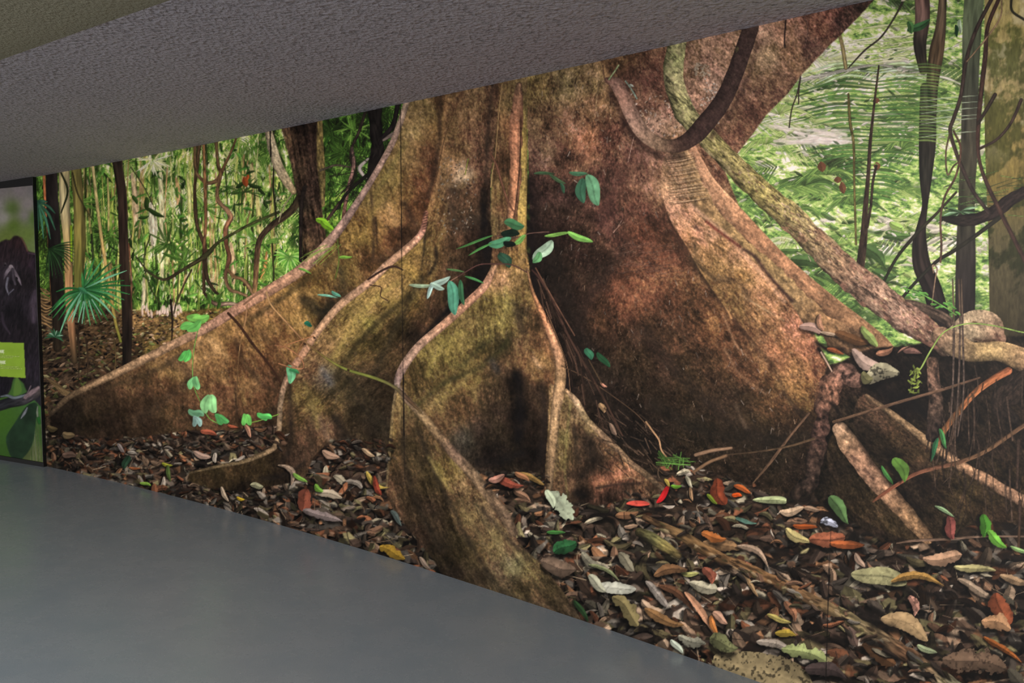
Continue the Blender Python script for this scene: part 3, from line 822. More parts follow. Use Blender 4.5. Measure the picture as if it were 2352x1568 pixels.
for k in range(520):                                   # last pale specks and lime leaves
    x, y = U(1690, 2260), U(-20, 700)
    if 395 < y < 480 and U(0, 1) < .6: continue
    c = [(250, 234, 224), (246, 226, 206), (196, 212, 130), (168, 196, 104)][R.randint(4)]
    M.dab(x, y, U(5, 22), U(2.5, 7), U(-.5, .7), np.array(c) * U(.88, 1), U(.5, .95))
for k in range(240):
    x, y = U(1690, 2260), U(-20, 720)
    M.dab(x, y, U(8, 30), U(2.5, 7), U(-.6, .8), np.array((58, 76, 46)) * U(.7, 1.2), U(.3, .8))
# thin dark stems
st = lambda pts, w, c, nm='thin_stem', lab=None, **k: trunk(pts, w, c, nm, lab, **k)
st([(2018, 150), (2012, 200), (2005, 260), (1998, 330), (1994, 400), (1988, 470), (1984, 540), (1976, 608)], [4, 5, 6, 8, 9, 12, 17, 20], [(64, 50, 40), (60, 46, 38), (56, 42, 34), (52, 40, 32)], lab='dark stem of the feather palm', tex=.3, sides=(1.2, .7))
st([(2012, 380), (2004, 420), (2000, 470), (1992, 520)], [6, 6, 6, 6], (58, 44, 36), tex=.3)
st([(1928, 80), (1935, 110), (1942, 155)], [8, 9, 9], (160, 140, 96), tex=.25)
st([(2072, 5), (2050, 45), (2022, 85), (1985, 115), (1948, 155)], [5, 4, 4, 4, 3], (66, 56, 48))
st([(1948, 215), (1952, 280), (1960, 330), (1962, 430), (1966, 560)], [5, 7, 6, 5, 5], (104, 92, 54), tex=.3)
st([(2116, -30), (2118, 40), (2112, 100), (2120, 160)], [34, 34, 30, 20], [(112, 84, 74), (128, 98, 88), (60, 52, 44), (70, 58, 46)], 'dark_trunk', tex=.3, tsc=(60, 7))
st([(2166, -30), (2160, 60), (2150, 120), (2140, 200), (2136, 300)], [16, 24, 34, 28, 26], [(100, 84, 66), (104, 84, 66), (110, 86, 62), (84, 68, 56), (62, 54, 46)], 'dark_trunk', tex=.35, tsc=(60, 7))
st([(2124, 200), (2130, 300), (2126, 400), (2124, 470), (2116, 520), (2112, 560), (2118, 610), (2140, 660), (2160, 730), (2172, 770)], [22, 40, 30, 14, 22, 34, 42, 44, 44, 34],
   [(60, 58, 46), (58, 52, 44), (50, 46, 38), (44, 36, 32), (46, 36, 32), (44, 36, 32), (48, 38, 34), (40, 32, 30), (36, 30, 28), (40, 32, 28)], 'dark_trunk', 'dark trunk swelling towards its foot', tex=.3, tsc=(60, 7), n=8)
for k in range(26): M.stroke([(2080, 150 + k * 7), (2130, 146 + k * 7), (2190 + U(-20, 50), 156 + k * 7)], [2, 5, 1], ramp(np.array(U(.3, .6)), FOR_) * 255, tex=.2, alpha=.6)
BIGM = trunk([(2330, -60), (2318, 60), (2312, 150), (2316, 300), (2318, 420), (2320, 560), (2322, 800)], [140, 116, 104, 110, 106, 100, 96],
             [(176, 158, 108), (168, 148, 92), (170, 150, 104), (150, 128, 78), (124, 106, 58), (92, 82, 56), (56, 48, 34)], 'mossy_trunk', 'broad pale mossy trunk at the right edge', tex=.12, sides=(.8, .95))
sl, X, Y = M.win(2255, -60, 2500, 800)
m = (M.I[sl] == BIGM)
n = smooth(.02, .3, fbm(X, Y, 46, 60, .5, k=2, octv=5, gain=.6))
M.C[sl] *= 1 - (m * n * .42)[..., None] * np.array([1, .85, 1.1], np.float32)
n = smooth(.1, .45, fbm(X, Y, 60, 70, .2, k=5, octv=5, gain=.7))
M.C[sl] += (m * n * .5 * smooth(430, 240, Y))[..., None] * (np.array([.87, .80, .66], np.float32) - M.C[sl])
st([(2240, -40), (2232, 60), (2228, 200), (2226, 330), (2220, 450), (2218, 600), (2216, 735)], [46, 44, 38, 40, 38, 46, 46],
   [(104, 112, 84), (92, 98, 74), (66, 66, 54), (72, 66, 54), (70, 66, 50), (46, 40, 36), (38, 32, 30)], 'dark_trunk', 'straight dark trunk beside the mossy trunk', tex=.22, tsc=(60, 8), sides=(.85, .9), n=8)
for y in (218, 232, 246, 262, 270, 300):
    M.stroke([(2115, y + 14), (2170, y + 6), (2245, y)], [1.5, 3.5, 1.5], (190, 200, 168), alpha=.7)
M.leaf(2110, 58, 60, 26, -.5, (76, 124, 74), pid('forest_leaf', label='broad green leaf near the top'), shadow=.1)
M.leaf(2090, 62, 30, 22, 1.2, (96, 146, 80), shadow=.0)
M.leaf(2204, 60, 34, 16, 1.6, (190, 206, 170), shadow=.0); M.leaf(2196, 70, 30, 14, 1.4, (40, 76, 44), shadow=0)
for k in range(36):
    a = U(-.35, .25)
    x, y = U(2160, 2330), U(400, 500)
    M.stroke([(x, y), (x + 50 * math.cos(a), y + 50 * math.sin(a))], [2, 5, 1], ramp(np.array(U(.1, .5)), FOR_) * 255, alpha=.8)
fan(2205, 485, [(a, U(30, 56), 6) for a in list(np.linspace(-.5, .6, 9)) + list(np.linspace(2.4, 3.6, 8))], [(96, 130, 84), (160, 190, 150), (60, 80, 50), (40, 52, 34)], 5)
st([(2352, 438), (2320, 458), (2290, 482), (2250, 500), (2200, 505), (2165, 500)], [26, 28, 28, 26, 26, 10], [(52, 40, 36), (50, 38, 34), (46, 36, 32), (36, 32, 26)], 'dark_branch', 'thick dark branch across the trunks', tex=.3, lump=.3)
st([(2300, 495), (2240, 540), (2190, 575), (2150, 600), (2100, 650), (2066, 690)], [10, 9, 9, 8, 7, 7], [(48, 44, 34), (44, 40, 32), (40, 40, 32)], 'dark_branch')
st([(2196, 440), (2150, 490), (2110, 530), (2060, 590), (2025, 655)], [5, 6, 8, 7, 6], [(60, 50, 38), (40, 40, 30)], 'dark_branch')
for (pts, w, c) in [([(2280, -10), (2240, 70), (2218, 140), (2206, 220), (2190, 270), (2182, 300), (2196, 350), (2212, 390), (2236, 440), (2270, 486)], 9, (66, 52, 46)),
                    ([(2296, -10), (2268, 60), (2262, 130), (2252, 220), (2246, 300), (2248, 360), (2262, 410), (2290, 470), (2330, 550), (2356, 600)], [9, 9, 11, 11, 10, 8, 9, 10, 10, 11], (72, 50, 42)),
                    ([(2246, 282), (2262, 256), (2285, 216)], [7, 8, 9], (60, 48, 40)), ([(2250, 340), (2290, 318), (2322, 280), (2345, 228)], [6, 6, 7, 8], (66, 50, 42)),
                    ([(2300, 0), (2296, 40), (2262, 90), (2220, 140)], 3.5, (150, 120, 92)), ([(2182, 300), (2172, 350), (2176, 400), (2190, 380), (2206, 368)], 4, (96, 76, 60)),
                    ([(2190, 300), (2206, 340), (2196, 400), (2170, 450), (2160, 500), (2162, 560), (2160, 600)], 5, (92, 66, 54)),
                    ([(2140, 700), (2148, 640), (2152, 615), (2142, 608), (2144, 625)], 3, (150, 120, 96))]:
    vn(pts, w, c, tex=.25, n=8)
st([(2322, -5), (2324, 24), (2352, 44)], 6, (50, 46, 34), 'dark_branch')
# ---- leaf litter in front --------------------------------------------------
LITTER = pid('leaf_litter', label='dead leaves covering the forest ground', kind='stuff')
GROUND = [(60, 985), (200, 1000), (420, 985), (640, 965), (900, 1020), (1100, 1075), (1250, 1085), (1350, 1030), (1480, 1010), (1600, 1050), (1760, 1090),
          (1900, 1100), (2000, 1130), (2100, 1140), (2352, 1120), (2620, 1100), (2620, 1800), (60, 1800)]


def litter_ground(X, Y):
    f = field([(150, 1040, 46, 36, 30), (300, 1060, 58, 44, 36), (450, 1130, 44, 36, 28), (600, 1010, 60, 46, 38), (600, 1170, 40, 32, 26), (780, 1100, 66, 48, 38),
               (820, 1200, 44, 34, 28), (900, 1290, 36, 30, 26), (1000, 1320, 30, 26, 24), (1140, 1110, 50, 38, 30), (1200, 1200, 50, 40, 32), (1350, 1200, 54, 42, 34),
               (1400, 1040, 42, 34, 26), (1500, 1120, 56, 44, 34), (1650, 1150, 60, 44, 34), (1450, 1250, 44, 40, 32), (1600, 1350, 52, 44, 36), (1450, 1400, 40, 32, 26),
               (1800, 1250, 58, 44, 34), (2000, 1300, 52, 40, 32), (2250, 1300, 44, 34, 28), (2100, 1450, 48, 38, 32), (1800, 1450, 46, 36, 32), (2300, 1500, 40, 32, 28), (2300, 1180, 44, 34, 24)])
    n = .9 * fbm(X, Y, 26, 11, .25, k=2, octv=5, gain=.7)
    return np.clip(f(X, Y) * .8 * (1 + 1.3 * n)[..., None], .02, 1)


M.poly(GROUND, litter_ground, LITTER, soft=4, sm=False)
LC = [(198, 158, 122), (176, 134, 100), (150, 104, 74), (168, 96, 58), (140, 78, 48), (196, 176, 140), (120, 88, 66), (96, 70, 54), (206, 182, 158), (184, 120, 74), (112, 96, 60), (150, 134, 84), (78, 58, 46), (64, 50, 42)]
LC = [tuple(.78 * v + .22 * sum(q) / 3 for v in q) for q in LC] + [(150, 138, 124), (110, 96, 84), (84, 70, 60)]


def ground_y(x):
    return np.interp(x, [60, 200, 420, 640, 900, 1100, 1250, 1350, 1480, 1600, 1760, 1900, 2000, 2100, 2352, 2620], [985, 1000, 985, 965, 1020, 1075, 1085, 1030, 1010, 1050, 1090, 1100, 1130, 1140, 1120, 1100])


def floor_y(x):
    return np.interp(x, [60, 112, 374, 646, 953, 1259, 1556, 1747, 2352, 2620], [1062, 1072, 1133, 1205, 1297, 1395, 1498, 1566, 1780, 1880])


LV = []
for k in range(4600):
    x = U(80, 2610); y = ground_y(x) + (floor_y(x) + 10 - ground_y(x)) * U(0, 1) ** .9
    if y > 1700: continue
    LV.append((y, x))
LV.sort()
for y, x in LV:
    if x > 1880 and y < 1240 and U(0, 1) < .72: continue
    near = np.clip((y - 980) / 560, 0, 1)
    bright = np.interp(x, [80, 500, 900, 1200, 1700, 2352], [.74, .98, .98, 1.06, 1.14, 1.04])
    L = (17 + 62 * near ** 1.0) * U(.45, 1.5)
    if 1000 < y < 1120 and x < 900: L *= 1.15
    c = np.array(LC[R.randint(len(LC))]) * bright * U(.3, 1.08) * (1 - .1 * near)
    a = U(-.5, .9) if U(0, 1) < .6 else U(0, 3.14)
    if U(0, 1) < .55:
        M.scrap(x, y, L * U(.7, 1.1), L * U(.3, .8), a, c, shadow=U(.4, .85), fold=U(.15, .55), n=R.randint(5, 9))
    else:
        M.leaf(x, y, L, L * U(.24, .5), a, c, bend=U(-.2, .2), fold=U(.1, .5), shadow=U(.4, .85), rib=U(0, .25), ragged=U(0, .45), spots=U(0, .25), tip=U(.5, 1.2))
for k in range(420):                                   # stalks and twigs in the litter
    x = U(120, 2600); y = ground_y(x) + (floor_y(x) - ground_y(x)) * U(.1, 1); s = .4 + (y - 980) / 500
    a = U(-.4, 1.6); L = U(14, 50) * s
    M.stroke([(x, y), (x + L * .5 * math.cos(a) + U(-4, 4), y + L * .5 * math.sin(a)), (x + L * math.cos(a), y + L * math.sin(a))], U(1, 2.6), np.array([(120, 96, 76), (60, 46, 38), (170, 146, 118), (30, 24, 20)][R.randint(4)]), tex=.1, alpha=.8, n=3)
LV = [(U(1330, 2600), U(1120, 1600)) for k in range(200)]
for x, y in LV:                                        # dark hollows between the leaves
    M.glaze([(x, y), (x + U(20, 70), y + U(0, 30))], U(5, 14), (22, 18, 16), .7)

# ---- the great tree --------------------------------------------------------
TREE = pid('buttress_tree', label='giant rainforest tree with wide buttress roots')


def root(label=None, nm='buttress_root'):
    return pid(nm, TREE, label)


# main wall of the trunk, right of the centre rib
MAIN = [(1205, 120), (1400, 60), (1700, -20), (2040, -60), (2004, 2), (1960, 50), (1900, 108), (1843, 168), (1809, 214), (1759, 264), (1729, 306), (1690, 356),
        (1660, 380), (1700, 480), (1780, 600), (1850, 720), (1905, 840), (1925, 960), (1900, 1060), (1860, 1150), (1760, 1130), (1640, 1085), (1560, 1060), (1480, 1075), (1390, 1090), (1300, 1010), (1225, 760)]
mc = [(1230, 200, 128, 108, 62), (1300, 190, 140, 122, 78), (1360, 190, 168, 140, 88), (1380, 240, 176, 130, 88), (1260, 270, 134, 104, 72), (1320, 280, 150, 108, 78), (1350, 320, 190, 124, 84),
      (1250, 350, 126, 96, 74), (1300, 370, 112, 80, 60), (1400, 320, 120, 80, 62), (1440, 360, 132, 92, 72), (1400, 420, 96, 68, 54), (1480, 400, 140, 100, 76), (1300, 440, 74, 54, 44),
      (1230, 460, 66, 48, 40), (1230, 560, 46, 34, 28), (1260, 620, 36, 28, 24), (1320, 560, 62, 44, 34), (1400, 500, 88, 62, 48), (1350, 620, 58, 42, 32), (1300, 700, 44, 33, 26),
      (1450, 460, 116, 80, 58), (1520, 420, 150, 110, 78), (1480, 540, 96, 62, 42), (1540, 560, 84, 56, 38), (1500, 620, 128, 84, 54), (1440, 680, 122, 78, 50), (1380, 720, 84, 58, 38), (1330, 800, 44, 34, 27), (1280, 760, 40, 30, 24),
      (1560, 660, 112, 76, 48), (1600, 700, 96, 66, 42), (1650, 740, 124, 84, 50), (1620, 640, 124, 90, 54), (1540, 760, 86, 62, 40), (1460, 800, 72, 54, 36), (1400, 880, 50, 40, 30), (1500, 900, 60, 46, 32),
      (1600, 860, 72, 54, 34), (1700, 840, 92, 66, 40), (1760, 800, 168, 118, 74), (1800, 860, 176, 124, 74), (1840, 900, 150, 108, 62), (1780, 920, 96, 72, 42), (1680, 920, 62, 48, 32), (1720, 980, 58, 46, 30),
      (1600, 980, 50, 40, 28), (1500, 1000, 38, 31, 24), (1450, 960, 36, 29, 23), (1650, 1040, 50, 40, 28), (1780, 1030, 44, 36, 26), (1850, 960, 60, 44, 28), (1860, 1080, 44, 34, 26), (1700, 1090, 54, 42, 30),
      (1450, 180, 98, 70, 54), (1420, 140, 112, 84, 56), (1520, 160, 118, 82, 62), (1500, 230, 136, 94, 74), (1500, 290, 186, 146, 112), (1560, 280, 170, 130, 96), (1620, 150, 176, 136, 100), (1600, 220, 178, 130, 100),
      (1660, 120, 182, 140, 102), (1640, 200, 190, 150, 116), (1750, 80, 196, 154, 112), (1800, 60, 206, 150, 108), (1760, 130, 170, 140, 96), (1720, 200, 150, 112, 84), (1820, 120, 160, 116, 84), (1880, 60, 150, 100, 76),
      (1900, 30, 160, 104, 80), (1860, 110, 110, 80, 66), (1930, 50, 92, 66, 56), (1970, 20, 84, 62, 52), (1780, 200, 126, 92, 70), (1740, 260, 120, 84, 64), (1700, 300, 128, 88, 66), (1680, 260, 150, 110, 82),
      (1660, 330, 120, 84, 62), (1640, 370, 130, 92, 66), (1560, 340, 176, 124, 88), (1470, 350, 160, 112, 88)]
M.poly(MAIN, bark(mc, ang=lambda X, Y: np.interp(X, [1200, 1350, 1500, 1700, 1900], [1.3, 1.9, 1.0, .8, .9]), a1=.2, a2=.32, grain=.3, st=(30, 9), fleck=.26, p=3.4), TREE, sm=False)
# lichen, scars and chips on the wall
for k in range(620):
    x, y = U(1230, 1880), U(150, 1060)
    if y > 1100 or (x > 1500 and y < 500 and x > 1700): continue
    up = y < 420
    c = np.array([(214, 190, 160), (196, 156, 112), (160, 110, 70)][R.randint(3)]) * (U(.7, 1.0) if up or x > 1700 else U(.45, .85))
    M.stroke([(x, y), (x + U(-5, 7), y + U(3, 14))], U(1, 2.6), c, tex=0, sm=False, alpha=U(.4, .85))
for k in range(150):
    x = 1500 + U(-60, 90); y = 262 + U(-46, 50)
    M.dab(x, y, U(4, 11), U(2, 6), U(0, 3), np.array([(226, 200, 170), (90, 60, 46), (206, 170, 130)][R.randint(3)]), .8)
for k in range(70):
    M.dab(1630 + U(-14, 16) + 10 * U(-1, 1), 230 + U(-50, 60), U(3, 8), U(2, 5), U(0, 3), (222, 208, 180), .75)
    M.dab(1612 + U(-18, 18), 158 + U(-14, 16), U(3, 8), U(2, 5), U(0, 3), (206, 190, 152), .6)
    M.dab(1345 + U(-60, 80), 290 + U(-70, 50), U(3, 8), U(2, 5), U(0, 3), np.array([(206, 176, 128), (96, 70, 50)][R.randint(2)]), .6)
for (pts, w, c, k) in [([(1480, 330), (1420, 420), (1380, 520)], 34, (92, 56, 44), .45), ([(1540, 420), (1545, 500), (1570, 560), (1610, 620), (1660, 690), (1740, 790)], 22, (60, 40, 26), .55),
                       ([(1530, 470), (1600, 600), (1680, 720), (1760, 830), (1830, 920)], 12, (72, 48, 30), .4), ([(1590, 590), (1640, 660), (1700, 730)], 16, (50, 38, 24), .6), ([(1660, 640), (1730, 760), (1800, 860)], 10, (70, 48, 30), .45),
                       ([(1210, 420), (1214, 560), (1225, 700), (1260, 800), (1300, 900)], 42, (24, 18, 16), .9), ([(1260, 560), (1300, 700), (1350, 860), (1420, 960)], 50, (36, 28, 22), .6), ([(1440, 560), (1380, 640), (1330, 740)], 30, (48, 34, 26), .5),
                       ([(1480, 760), (1560, 860), (1660, 950), (1740, 1000)], 30, (42, 32, 24), .5), ([(1500, 930), (1620, 990), (1760, 1010), (1850, 1000)], 34, (34, 28, 20), .6), ([(1800, 880), (1830, 930), (1870, 980)], 16, (40, 30, 20), .5),
                       ([(1360, 1010), (1450, 1010), (1560, 1050)], 22, (22, 18, 14), .8)]:
    M.glaze(pts, w, c, k)
for (pts, w, c, k) in [([(1608, 612), (1640, 660), (1660, 690), (1680, 730)], 5, (206, 150, 84), .8), ([(1686, 676), (1700, 690), (1740, 720)], 5, (196, 148, 90), .7), ([(1660, 720), (1690, 790), (1712, 814)], 5, (180, 130, 84), .7),
                       ([(1664, 800), (1700, 860), (1760, 905)], 6, (150, 108, 70), .6), ([(1420, 660), (1450, 680), (1480, 690)], 24, (156, 96, 62), .5), ([(1500, 560), (1540, 600)], 34, (140, 80, 52), .45), ([(1690, 930), (1712, 980)], 8, (120, 96, 70), .5),
                       ([(1390, 560), (1450, 600)], 5, (140, 96, 70), .4), ([(1760, 700), (1830, 790), (1872, 860)], 26, (206, 138, 92), .55), ([(1800, 840), (1850, 900)], 26, (190, 140, 80), .6), ([(1610, 560), (1650, 600)], 26, (190, 150, 80), .55),
                       ([(1322, 320), (1346, 360)], 16, (214, 140, 98), .6), ([(1384, 150), (1396, 200), (1376, 240)], 10, (210, 160, 96), .6)]:
    M.glaze(pts, w, c, k)
for k in range(60):                                    # fine wrinkles
    x, y = U(1390, 1520), U(560, 640)
    M.stroke([(x, y), (x + 24, y - U(0, 10)), (x + 50, y - U(-4, 10))], U(1, 2), np.array((150, 104, 78)) * U(.6, 1), tex=0, alpha=.5)
M.stroke([(1428, 505), (1418, 522), (1408, 534)], 2, (196, 150, 120)); M.stroke([(1432, 510), (1410, 530)], 1.5, (180, 130, 100))

# three roots leaving the upper right: far ridge, lumpy middle ridge, near ridge
RF = root('far right root ridge dropping from under the leaning vine')
M.stroke([(1588, 350), (1620, 420), (1670, 480), (1720, 535), (1780, 598), (1840, 650), (1910, 706), (1970, 750), (2020, 790), (2050, 815)], [30, 44, 50, 52, 52, 50, 48, 46, 44, 30],
         [(196, 140, 96), (200, 146, 98), (186, 130, 84), (170, 118, 76), (160, 112, 72), (156, 112, 70), (150, 108, 68), (140, 100, 64)], RF, sides=(1.18, .42), hi=.12, tex=.16, tsc=(40, 10), n=8)
RM = root('lumpy middle root ridge')
M.stroke([(1560, 360), (1590, 420), (1622, 475), (1668, 530), (1722, 580), (1780, 640), (1830, 690), (1880, 735), (1930, 775), (1980, 815)], [50, 52, 44, 36, 36, 44, 50, 52, 56, 50],
         [(168, 130, 84), (176, 138, 84), (166, 128, 76), (172, 136, 78), (170, 134, 76), (176, 140, 84), (160, 118, 70), (150, 110, 68), (130, 94, 60)], RM, sides=(1.1, .4), tex=.24, tsc=(16, 10), lump=.35, n=8)
RN = root('near right root ridge, sunlit orange brown')
M.poly([(1530, 350), (1560, 372), (1576, 420), (1588, 468), (1625, 512), (1675, 548), (1713, 580), (1752, 618), (1792, 660), (1821, 702), (1847, 745), (1874, 787), (1893, 833), (1903, 863),
        (1888, 901), (1862, 944), (1836, 935), (1802, 900), (1790, 850), (1740, 792), (1700, 745), (1655, 690), (1610, 625), (1580, 570), (1545, 515), (1522, 452), (1518, 400)],
       bark([(1545, 380, 178, 138, 94), (1560, 420, 196, 150, 100), (1548, 470, 218, 162, 112), (1580, 500, 214, 154, 106), (1580, 545, 168, 118, 74), (1600, 520, 206, 146, 98), (1630, 540, 224, 164, 114), (1620, 580, 184, 136, 80),
             (1650, 570, 196, 144, 86), (1690, 590, 224, 162, 104), (1660, 620, 160, 124, 68), (1640, 640, 120, 92, 52), (1700, 640, 176, 128, 70), (1740, 640, 210, 152, 94), (1690, 690, 118, 88, 52), (1740, 700, 176, 126, 76),
             (1790, 690, 214, 150, 96), (1780, 740, 184, 126, 82), (1740, 760, 140, 98, 62), (1820, 750, 206, 134, 92), (1800, 800, 176, 116, 74), (1850, 800, 186, 118, 82), (1830, 850, 178, 124, 74), (1880, 850, 150, 96, 66),
             (1850, 890, 160, 114, 62), (1850, 930, 104, 80, 44), (1880, 900, 110, 78, 52)], ang=.9, a1=.22, a2=.2, grain=.24, st=(40, 8), fleck=.2), RN)
for (pts, w, c, k) in [([(1586, 470), (1640, 515), (1680, 550), (1715, 590), (1760, 640), (1800, 690)], 9, (236, 178, 128), .6), ([(1590, 545), (1640, 560), (1660, 575)], 6, (96, 70, 40), .7), ([(1595, 560), (1600, 600), (1640, 640)], 8, (84, 64, 38), .7),
                       ([(1598, 520), (1606, 528)], 8, (90, 60, 44), .8), ([(1700, 675), (1740, 700), (1800, 735)], 4, (220, 180, 120), .5), ([(1650, 640), (1700, 650), (1720, 690)], 14, (70, 52, 34), .5), ([(1830, 945), (1800, 900)], 8, (50, 38, 26), .7)]:
    M.glaze(pts, w, c, k)
for (pts, w, c) in [([(1622, 508), (1650, 530), (1676, 549), (1700, 566)], 6, (120, 56, 40)), ([(1708, 572), (1735, 590), (1760, 625), (1800, 670), (1820, 690)], 7, (74, 48, 38))]:
    M.glaze(pts, w, c, .9, noise=0)
for k in range(17):                                    # ringed folds below the vine
    y = 352 + k * 6.4 + U(-3, 3); dk = U(.4, 1)
    M.stroke([(1528 + k * .5, y + 8), (1560 + k, y + 4 + U(-2, 2)), (1592 + k * 2.4, y - 4)], [1.5, 3.6, 1.5], np.array((216, 176, 126)) * U(.75, 1.05), tex=.3, alpha=.7 * dk)
    M.stroke([(1530 + k * .5, y + 12), (1560 + k, y + 8), (1590 + k * 2.4, y)], [1, 2.4, 1], (84, 60, 38), tex=.3, alpha=.8 * dk)

# left buttress
R1 = [(118, 950), (160, 912), (215, 884), (300, 842), (400, 791), (476, 753), (526, 722), (614, 670), (698, 615), (767, 542), (813, 477), (859, 404), (897, 336), (913, 297), (932, 240), (945, 190), (950, 100)]
B1 = R1 + [(1040, 100), (1030, 300), (1000, 430), (978, 500), (965, 540), (934, 575), (850, 650), (782, 702), (733, 757), (694, 815), (660, 880), (645, 930), (640, 975), (520, 990), (420, 990), (330, 1004), (250, 1012), (112, 1000)]
b1 = bark([(160, 960, 40, 34, 26), (130, 985, 34, 28, 22), (220, 920, 70, 56, 38), (250, 970, 50, 40, 30), (300, 880, 118, 92, 58), (330, 920, 78, 60, 40), (340, 980, 62, 48, 34), (400, 840, 150, 114, 66), (390, 900, 104, 80, 48), (420, 960, 84, 66, 42),
           (440, 830, 168, 126, 72), (490, 800, 202, 152, 88), (480, 860, 150, 110, 66), (500, 920, 116, 86, 54), (540, 960, 96, 72, 46), (540, 800, 120, 84, 48), (560, 850, 122, 88, 52), (590, 880, 138, 102, 62), (600, 930, 112, 82, 50), (560, 760, 160, 116, 66),
           (600, 730, 176, 128, 74), (620, 800, 140, 100, 58), (640, 870, 92, 68, 44), (625, 950, 58, 46, 32), (660, 690, 170, 128, 66), (690, 740, 172, 134, 66), (660, 800, 150, 108, 60), (720, 720, 160, 124, 60), (700, 790, 120, 90, 50), (720, 640, 120, 96, 46),
           (760, 620, 150, 120, 62), (770, 690, 100, 78, 44), (745, 740, 50, 42, 28), (800, 590, 140, 112, 58), (820, 540, 150, 118, 58), (800, 640, 126, 100, 52), (850, 600, 104, 76, 44), (850, 520, 148, 112, 56), (860, 460, 146, 122, 66), (900, 500, 176, 134, 74),
           (900, 560, 120, 84, 48), (930, 540, 76, 54, 36), (900, 420, 150, 128, 66), (930, 440, 150, 112, 62), (950, 480, 104, 70, 42), (960, 420, 134, 94, 56), (930, 360, 160, 130, 76), (940, 300, 164, 138, 82), (970, 260, 156, 128, 78), (980, 340, 132, 98, 60),
           (1000, 300, 130, 98, 58), (1000, 380, 96, 66, 44), (975, 480, 92, 62, 38), (960, 230, 166, 140, 84), (1010, 230, 110, 84, 52)],
          ang=lambda X, Y: np.interp(X, [100, 500, 800, 1000], [1.35, 1.35, 1.2, 1.45]), a1=.22, a2=.26, grain=.22, st=(54, 9), fleck=.08)
B1ID = root('left buttress reaching far to the side')
M.poly(B1, b1, B1ID, sm=False)
GL = [([(560, 745), (640, 690), (720, 632), (780, 580)], 13, (66, 54, 28), .6), ([(250, 890), (360, 850), (420, 812), (460, 790)], 12, (70, 56, 34), .55), ([(400, 830), (440, 870), (380, 920), (320, 960)], 26, (60, 46, 32), .5),
      ([(540, 780), (560, 830), (600, 880), (640, 900)], 12, (60, 44, 28), .55), ([(600, 760), (650, 830), (660, 870)], 14, (84, 58, 34), .5), ([(700, 690), (740, 720), (760, 700), (740, 770)], 26, (34, 32, 22), .75), ([(780, 620), (790, 680), (760, 730)], 20, (50, 44, 28), .6),
      ([(850, 430), (858, 520), (856, 600)], 7, (58, 42, 28), .6), ([(862, 500), (866, 560)], 5, (50, 34, 24), .7), ([(1008, 190), (1010, 300), (1000, 380), (984, 450)], 10, (64, 46, 32), .7), ([(930, 470), (960, 540), (920, 570), (870, 600)], 18, (62, 44, 30), .6),
      ([(480, 780), (500, 800)], 16, (222, 172, 100), .6), ([(440, 830), (500, 810), (520, 820)], 14, (206, 158, 90), .5), ([(640, 720), (680, 740), (720, 760)], 16, (186, 146, 70), .4), ([(890, 470), (905, 510)], 14, (206, 156, 92), .6), ([(870, 430), (890, 400), (930, 330)], 12, (150, 134, 64), .5),
      ([(830, 560), (850, 500), (880, 450)], 12, (160, 132, 60), .5), ([(540, 880), (545, 960)], 5, (60, 44, 30), .6), ([(340, 850), (336, 890)], 2.5, (60, 46, 30), .7)]
for g in GL: M.glaze(*g)
M.stroke(R1, [12, 14, 16, 20, 20, 22, 24, 26, 24, 18, 14, 14, 14, 14, 16, 16], [(64, 52, 36), (110, 88, 58), (150, 118, 78), (186, 146, 98), (196, 150, 104), (204, 150, 112), (206, 148, 108), (206, 150, 104), (184, 142, 108), (176, 140, 120), (170, 136, 112), (176, 140, 114), (186, 152, 124), (188, 158, 122), (188, 160, 118), (180, 150, 110)],
         B1ID, sides=(.78, .62), tex=.14, tsc=(18, 7), hi=.08, n=8)

